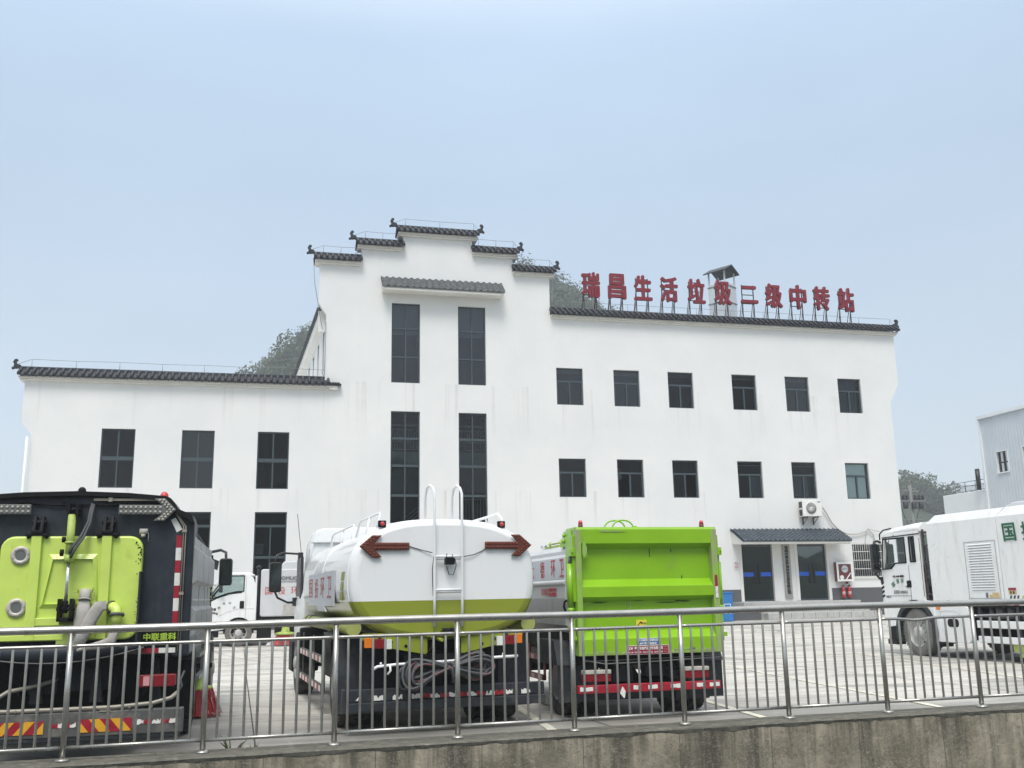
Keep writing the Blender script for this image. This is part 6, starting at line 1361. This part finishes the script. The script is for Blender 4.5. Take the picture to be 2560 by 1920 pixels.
for c, y, z, a in zip('国投环卫', (.66,.49,.33,.17), (1.575,1.65,1.645,1.55), (30,8,-6,-30)):
    text('lettering', c, .1, (-1.256,y,z), (0,-math.cos(R(a)),math.sin(R(a))), (0,math.sin(R(a)),math.cos(R(a))), 'textgreen', cs, fit=(.105,.105))
text('lettering', '总质量:18000KG', .09, (-1.256,.42,1.405), (0,-1,0), (0,0,1), 'textgrey', cs, fit=(.50,.085)); text('lettering', '限乘2人', .05, (-1.256,.86,1.30), (0,-1,0), (0,0,1), 'textgrey', cs, fit=(.17,.055))
b = MB(); b.lathe([(.012,0),(.012,.006)], (-1.25,.5,2.70), (-1,0,0), 8); b.build('roof_badge', 'textblack', cs)
b = MB()
for k, z in enumerate((1.62,1.52,1.42,1.32)): b.hexa([(-1.262,1.00,z),(-1.262,1.09,z-.05),(-1.245,1.10,z-.05),(-1.245,1.0,z),(-1.262,1.02,z+.035),(-1.262,1.10,z-.0),(-1.245,1.11,z),(-1.245,1.02,z+.035)])
b.build('corner_grille', 'black', cs)
b = MB(); b.tube([(-1.2,1.06,2.56),(-1.28,1.08,2.60),(-1.38,1.06,2.58),(-1.42,1.03,2.50)], .03, 8); b.tube([(-1.42,1.03,1.90),(-1.40,1.04,1.80),(-1.30,1.08,1.72),(-1.22,1.08,1.70)], .03, 8); b.box(-1.27,-1.2,1.02,1.10,1.62,1.76); b.build('mirror_arm', 'blackpl', cs)
mirror_part(cs, -1.42, 1.03, 2.30, .20, .46); mirror_part(cs, -1.42, 1.03, 1.97, .20, .22)
# arch, fender, step, bumper
b = MB()
ar_o = [(.70*math.cos(R(a)), .52+.70*math.sin(R(a))) for a in range(-20, 201, 10)]; ar_i = [(.60*math.cos(R(a)), .52+.60*math.sin(R(a))) for a in range(-20, 201, 10)]
for i in range(len(ar_o)-1): b.hexa([(-1.27,ar_o[i][0],ar_o[i][1]),(-1.27,ar_o[i+1][0],ar_o[i+1][1]),(-1.27,ar_i[i+1][0],ar_i[i+1][1]),(-1.27,ar_i[i][0],ar_i[i][1]),(-.75,ar_o[i][0],ar_o[i][1]),(-.75,ar_o[i+1][0],ar_o[i+1][1]),(-.75,ar_i[i+1][0],ar_i[i+1][1]),(-.75,ar_i[i][0],ar_i[i][1])])
b.box(-1.24,-.8,-.60,-.50,.22,1.1); b.build('wheel_arch', 'darkgrey', rt)
b = MB(); b.box(-1.2,1.2,.75,1.02,.30,.62); b.box(-1.24,-1.0,.72,1.08,.22,.34); b.box(-1.22,-1.0,.66,1.05,.34,.9); b.build('step_box', 'black', rt, bevel=.02)
b = MB(); b.prism([(1.00,.62),(1.08,.62),(1.10,1.3),(1.04,1.3)], 'x', -1.25, -1.0); b.prism([(.72,.64),(1.06,.62),(1.10,1.2),(.85,1.15)], 'x', -1.255, -1.24); b.build('front_corner', 'whitepaint', rt)
for y in (0, -4.4):
    wheel(rt, -1.08, y, .515, .30, -1, 'tyre_dusty', .62, y != 0); wheel(rt, 1.08, y, .515, .30, 1, 'tyre_dusty', .62, y != 0); axle(rt, y, .515, .9)
frame_rails(rt, -5.6, .9, .62, .92)
b = MB(); b.box(-.7,.7,-.9,.6,.45,1.1); b.box(-.95,-.55,-1.6,-.7,.40,1.0); b.box(-.4,1.0,-3.2,-1.0,.45,1.15); b.build('drivetrain', 'black', rt)
# gap between cab and body: a dark ladder frame
b = MB(); b.box(-1.0,1.0,-.66,-.42,1.1,2.65); b.build('cab_gap', 'black', rt)
b = MB()
for y in (-.43, -.62): b.box(-1.20,-1.16,y-.02,y+.02,1.10,2.78)
for z in (1.35,1.72,2.05,2.42,2.70): b.box(-1.20,-1.16,-.62,-.43,z-.018,z+.018)
b.tube([(-1.18,-.5,1.9),(-1.22,-.56,2.0),(-1.18,-.6,1.95)], .012, 6); b.build('gap_ladder', 'rust', rt)
# body
S2 = [(-1.22,1.19),(-1.22,2.88),(-1.12,3.06),(1.12,3.06),(1.22,2.88),(1.22,1.19)]
b = MB(); b.loft([[(x,-.61 if z < 2.9 else -.82,z) for x, z in S2], [(x,-2.715 if z < 2.9 else -2.90,z) for x, z in S2]], 0, False); b.build('front_body', 'whitepaint', rt, bevel=.012)
b = MB(); b.loft([[(x,-2.73 if z < 2.9 else -2.915,z) for x, z in S2], [(x,-5.9,z) for x, z in S2]], 0, False); rb = b.build('rear_body', 'whitepaint', rt, bevel=.012)
lp = MB()
for a, c, e, g in ((-1.76,-1.745,1.25,2.42),(-2.645,-2.63,1.25,2.42),(-2.63,-1.76,1.25,1.265),(-2.63,-1.76,2.405,2.42)): lp.box(-1.226,-1.218,a,c,e,g)
lp = lp.build('louvre_panel', 'steelgrey', rt)
for k in range(18):
    z = 1.42 + .0535*k; b = MB(); b.box(-1.223,-1.218,-2.52,-1.86,z,z+.016); b.build('slot', 'black', lp)
    b = MB(); b.prism([(-1.222,z+.016),(-1.238,z+.008),(-1.236,z+.020),(-1.222,z+.036)], 'y', -2.53, -1.85); b.build('louvre', 'whitepaint', lp)
b = MB(); b.prism(rrect(-2.29,-2.23,1.27,1.37,.01), 'x', -1.230, -1.218); b.build('panel_lock', 'ledgrey', lp, bevel=.004)
b = MB(); b.box(-1.226,-1.219,-2.60,-2.42,1.265,1.37); b.box(-1.226,-1.219,-2.42,-2.33,1.265,1.33); st_ = b.build('instruction_sticker', 'stickertan', lp)
b = MB(); b.box(-1.226,-1.219,-3.06,-2.86,1.33,1.46,0); b.box(-1.228,-1.219,-3.06,-2.86,1.41,1.46,1); b.box(-1.228,-1.219,-2.94,-2.90,1.345,1.395,2); b.box(-1.228,-1.219,-3.02,-2.97,1.345,1.395,2); b.build('warning_sticker', ['stickertan','platered','textblack'], rb)
b = MB()
for k in range(3): b.prism([(-2.86-.095*k,1.205),(-2.90-.095*k,1.205),(-2.94-.095*k,1.31),(-2.89-.095*k,1.31)], 'x', -1.225, -1.218, 0)
b.prism([(-3.16,1.205),(-5.8,1.205),(-5.8,1.31),(-3.21,1.31)], 'x', -1.225, -1.218, 1); b.build('side_stripe', ['frame','limegrey'], rb)
for c, y in zip('国投环卫', (-3.06,-3.55,-4.04,-4.53)): text('lettering', c, .36, (-1.224,y,2.55), (0,-1,0), (0,.06,1), 'textgreen', rb, fit=(.32,.35), fat=.006, ext=.001)
b = MB()
for k in range(28): b.box(-1.228,-1.20,-1.75-.15*k-.15,-1.75-.15*k,1.12,1.155,k % 2)
b.build('reflective_tape', ['redtape','whitetape'], rb)
b = MB(); b.box(-1.2,1.2,-5.85,-.7,1.08,1.19); b.build('subframe', 'black', rt)
b = MB(); b.prism(rrect(-1.68,-.62,.335,1.10,.10), 'x', -1.235, -1.15); sk = b.build('skirt_panel', 'whitepaint', rt, bevel=.012)
b = MB(); b.prism(rrect(-1.36,-1.02,.66,.83,.07), 'x', -1.242, -1.2); b.build('hand_hole', 'black', sk)
b = MB(); b.tube([(-1.238,-.95,.86),(-1.238,-.80,.90),(-1.238,-.82,.98),(-1.238,-.98,1.0),(-1.238,-1.28,1.0),(-1.238,-1.38,.98),(-1.238,-1.42,.88)], .006, 6); b.build('pressed_line', 'offwhite', sk)
b = MB(); b.prism(rrect(-.83,-.70,1.02,1.08,.01), 'x', -1.245, -1.225); b.build('marker_lamp', 'orange', sk)
b = MB(); b.box(-1.22,-1.0,-1.78,-1.70,.40,1.15); b.build('skirt_edge', 'black', rt)
sg_ = MB(); sg_.box(-1.23,-1.19,-5.5,-1.88,.66,.81); sg_.box(-1.23,-1.19,-5.5,-1.88,.365,.50); sg_ = sg_.build('side_guard', 'whitepaint', rt, bevel=.012)
for y in (-1.95,-3.0,-4.0): b = MB(); b.box(-1.19,-1.14,y-.04,y+.04,.36,1.1); b.build('guard_bracket', 'darkgrey', sg_)
b = MB()
for y, r_ in ((-2.1,.06),(-2.35,.10),(-2.65,.09),(-3.0,.07),(-3.3,.10)): b.cyl((-1.0,y,.85),(-1.0,y,1.08),r_,12)
b.tube([(-1.05,-1.9,.9),(-1.08,-2.3,.86),(-1.05,-2.8,.92),(-1.05,-3.5,.88)], .03, 8); b.build('pump_unit', 'bumper', rt)
b = MB(); b.box(-1.18,-.7,-3.5,-2.75,.22,.42); b.box(-1.15,-.9,-2.75,-2.60,.40,.46); b.prism([(-3.45,.10),(-2.85,.10),(-2.9,.24),(-3.4,.24)], 'x', -1.16, -.8); b.build('suction_nozzle', 'limedirty', rt, bevel=.02)
b = MB(); b.box(-1.16,-.8,-3.5,-2.72,.03,.12); b.build('nozzle_skirt', 'black', rt)
b = MB(); b.hexa([(-.5,-2.0,3.06),(.7,-2.0,3.06),(.7,-4.4,3.06),(-.5,-4.4,3.06),(-.5,-2.45,3.21),(.7,-2.45,3.21),(.7,-4.4,3.21),(-.5,-4.4,3.21)]); u_ = b.build('roof_unit', 'offwhite', rt, bevel=.03)
b = MB(); b.prism(rrect(-3.30,-2.85,3.075,3.19,.03), 'x', -.515, -.49); b.build('air_intake', 'black', u_)

# ---------------------------------------------------------------- 5. small white truck far behind, facing left
sm = thing('small_sweeper', 'small white sweeper truck with red brush, parked sideways close to the white building', 'truck', (-.77, 30.35, 0.215), R(90))
b = MB()
ca = [(.42*math.cos(R(a)), .36+.44*math.sin(R(a))) for a in range(0, 181, 15)]
side = [(1.25,.40),(1.27,1.05),(1.18,1.28),(.80,1.28),(-.47,1.28),(-.45,.62)] + [p for p in ca[::-1] if p[1] > .4]
for xx in (-.87, .84): b.prism(side, 'x', xx, xx+.03)
b.prism([(-.47,1.28),(-.47,1.60),(-.36,1.90),(-.20,2.0),(-.12,2.0),(-.12,1.28)], 'x', -.87, -.84); b.prism([(.42,1.98),(.50,1.98),(1.16,1.28),(.98,1.28)], 'x', -.87, -.84); b.prism([(-.12,1.94),(-.12,2.0),(.48,2.0),(.45,1.94)], 'x', -.87, -.84); b.prism([(-.12,1.28),(-.12,1.50),(.10,1.46),(.55,1.34),(.7,1.28)], 'x', -.87, -.84)
def cr2(y, z, w): return [(-w,y,1.96),(-w+.05,y,z-.03),(-w+.16,y,z),(w-.16,y,z),(w-.05,y,z-.03),(w,y,1.96)]
b.loft([cr2(.52,2.0,.84), cr2(.35,2.05,.86), cr2(-.25,2.06,.87), cr2(-.40,1.98,.87)], 0, True)
b.box(-.84,.84,-.47,-.42,.6,1.95); b.prism([(1.20,.40),(1.25,.40),(1.27,1.05),(1.18,1.28),(1.14,1.28),(1.2,1.05)], 'x', -.84, .84); b.box(-.84,.84,-.42,1.2,.58,.64)
cs = b.build('cab', 'whitepaint', sm, bevel=.01)
b = MB(); b._add([(-.83,1.16,1.28),(.83,1.16,1.28),(.83,.48,1.99),(-.83,.48,1.99)], [(0,1,2,3)]); b._add([(-.845,-.12,1.45),(-.845,1.02,1.28),(-.845,.45,1.96),(-.845,-.12,1.96)], [(0,1,2,3)]); b._add([(.845,-.12,1.3),(.845,1.02,1.28),(.845,.45,1.96),(.845,-.12,1.96)], [(0,1,2,3)]); b.build('cab_window', 'glass_cab', cs, recalc=False)
b = MB()
P_ = [(.40,1.95),(-.11,1.95),(-.11,1.52),(.10,1.51),(.35,1.46),(.72,1.33),(.86,1.30)]
for a, c in zip(P_, P_[1:] + P_[:1]): b.tube([(-.872,a[0],a[1]),(-.872,c[0],c[1])], .017, 6)
b.prism([(-.05,1.47),(.28,1.44),(.60,1.33),(.82,1.22),(.80,1.28),(.55,1.38),(.30,1.48),(.05,1.505),(-.08,1.50)], 'x', -.876, -.868); b.prism([(.86,1.29),(.55,1.65),(.50,1.65),(.74,1.32)], 'x', -.874, -.866); b.build('window_seal', 'black', cs)
b = MB(); b.box(-.6,.6,.75,1.0,1.1,1.30); b.lathe([(.16,-.01),(.17,0),(.16,.01)], (-.4,.62,1.35), (0,-.6,1), 16); b.build('dashboard', 'blackpl', cs)
b = MB(); b.prism(rrect(-.13,-.01,1.04,1.25,.02), 'x', -.878, -.868); b.build('door_handle', 'black', cs)
b = MB(); b.tube([(-.871,-.17,.66),(-.871,-.17,1.9),(-.871,-.1,1.985),(-.871,.38,1.99)], .004, 5); b.tube([(-.872,-.4,1.03),(-.872,.05,1.03),(-.872,.32,.95),(-.872,.55,.84)], .004, 5); b.build('door_gap', 'steelgrey', cs)
text('lettering', '总质量', .09, (-.875,.73,1.03), (0,-1,0), (0,0,1), 'textblack', cs, fit=(.21,.075), bold=.002); text('lettering', '210kg', .09, (-.875,.70,.92), (0,-1,0), (0,0,1), 'textblack', cs, fit=(.25,.085), bold=.002)
for c, y, z, a in zip('国投环卫', (.55,.42,.26,.14), (1.07,1.19,1.19,1.07), (35,10,-10,-35)): text('lettering', c, .07, (-.874,y,z), (0,-math.cos(R(a)),math.sin(R(a))), (0,math.sin(R(a)),math.cos(R(a))), 'textgreen', cs, fit=(.07,.06))
b = MB(); b.tube([(-.80,.75,1.5),(-.90,.80,1.70),(-.95,.66,1.70)], .012, 6); b.build('mirror_arm', 'blackpl', cs)
mirror_part(cs, -.97, .52, 1.62, .20, .26)
b = MB(); b.box(-.85,-.5,.55,1.24,.26,.42); b.box(-.86,.86,1.1,1.27,.2,.42); b.prism([(ca[i][0], ca[i][1]) for i in range(len(ca))] + [(-.36,.36),(.36,.36)][:0], 'x', -.83, -.5); b.build('front_underbody', 'black', sm)
for s_ in (-1, 1):
    wheel(sm, s_*.76, 0, .37, .2, s_, 'tyre_dusty', .62); wheel(sm, s_*.70, -2.45, .37, .2, s_, 'tyre_dusty', .56, True)
axle(sm, 0, .37, .6); axle(sm, -2.45, .37, .6); frame_rails(sm, -3.3, 1.1, .48, .66, .36)
b = MB(); b.prism(rrect(-3.5,-.57,.80,2.13,.07), 'x', -.89, .89); bo = b.build('tank_body', 'offwhite', sm, bevel=.03)
b = MB(); b.prism(rrect(-3.45,-1.15,2.0,2.36,.12), 'x', -.6, .7); b.build('upper_hopper', 'offwhite', sm, bevel=.03)
b = MB(); b.prism(rrect(-1.75,-1.20,1.15,1.36,.03), 'x', -.902, -.888); b.build('access_door', 'greyvinyl', bo, bevel=.004)
b = MB(); b.prism([(-1.2,.84),(-1.75,.84),(-1.72,1.14),(-1.22,1.12)], 'x', -.893, -.889); b.build('dirt_stain', 'hosegrey', bo)
text('lettering', 'ZOOMLION', .13, (-.896,-1.32,1.87), (0,-1,0), (0,0,1), 'textgrey', bo, fit=(.80,.095), fat=.006, ext=.001); text('lettering', 'ZLJ5070TXSJXE5型', .07, (-.896,-1.32,1.765), (0,-1,0), (0,0,1), 'textgrey', bo, fit=(.80,.05), bold=.001)
for c, y in zip('国投环卫', (-.80,-1.16,-1.52,-1.88)): text('lettering', c, .22, (-.896,y,1.52), (0,-1,0), (0,0,1), 'textred', bo, fit=(.20,.21), ext=.001)
b = MB(); b.cyl((-.7,-.50,.7),(-.7,-.50,2.1),.035,8); b.lathe([(.06,0),(.075,.05),(.02,.09)], (-.7,-.50,2.16), (0,0,1), 10); b.cyl((-.7,-.5,2.0),(-.7,-.5,2.16),.045,8); b.box(-.6,.6,-.56,-.48,.7,1.9); b.build('air_stack', 'darkgrey', sm)
b = MB(); b.box(-.86,.86,-3.3,-.55,.62,.80); b.box(-.85,-.5,-.9,-.5,.2,.7); b.cyl((-.84,-1.4,.35),(-.84,-1.7,.6),.03,6); b.box(-.8,.8,-2.0,-1.0,.3,.6); b.build('subframe', 'black', sm)
br = bpy.data.objects.new('side_broom', None); C.objects.link(br); br.parent = sm; br.location = (-.80, -1.30, 0)
b = MB()
for k in range(70):
    a = 2*math.pi*k/70; w = .03; q = lambda r_, z_, da: (r_*math.cos(a+da), r_*math.sin(a+da), z_)
    b._add([q(.24,.30,-w),q(.24,.30,w),q(.38+.04*random.random(),.02,w),q(.38+.04*random.random(),.02,-w)], [(0,1,2,3)])
b.build('bristles', 'brush', br, recalc=False); b = MB(); b.lathe([(.30,.29),(.30,.34),(.12,.38),(.1,.5)], (0,0,0), (0,0,1), 18); b.build('broom_hub', 'limedirty', br)
b = MB(); b.box(.3,.9,-.2,.6,.08,.2); sc = MB()

t = thing('plastic_sheet', 'crumpled white plastic sheet lying on the yard behind the small truck wheel', 'litter', (.75, 29.75, .22))
b = MB(); n = 12; H_ = rng.uniform(0, .16, (n, n)); H_[0] = H_[-1] = 0; H_[:, 0] = H_[:, -1] = 0
b._add([(-.75+1.3*i/(n-1)+rng.normal(0,.03), -.2+.45*j/(n-1)+rng.normal(0,.02), .005+H_[i, j]) for i in range(n) for j in range(n)], [(i*n+j, (i+1)*n+j, (i+1)*n+j+1, i*n+j+1) for i in range(n-1) for j in range(n-1)])
b.build('sheet', 'paper', t, recalc=False)
t = thing('plastic_sheet', 'small scrap of white sheet on the ground left of the small truck wheel', 'litter', (-1.55, 29.75, .22))
b = MB(); b._add([(-.3,0,.01),(.1,-.05,.12),(.35,.02,.01),(.3,.25,.06),(-.1,.3,.14),(-.35,.2,.02)], [(0,1,4,5),(1,2,3,4)]); b.build('sheet', 'paper', t, recalc=False)

# ================================================================== THE AIR
b = MB(); b.box(-190, 345, -180, 425, -1.9, 92); hz = b.build('haze', 'paper'); hz.data.materials.clear()
hm = bpy.data.materials.new('haze_air'); hm.use_nodes = True; t = hm.node_tree; t.nodes.clear()
o_ = t.nodes.new('ShaderNodeOutputMaterial'); pv = t.nodes.new('ShaderNodeVolumePrincipled'); pv.inputs['Color'].default_value = (.86,.90,.93,1); pv.inputs['Density'].default_value = .0014; pv.inputs['Anisotropy'].default_value = .0
t.links.new(pv.outputs[0], o_.inputs['Volume']); hz.data.materials.append(hm); hz['kind'] = 'stuff'
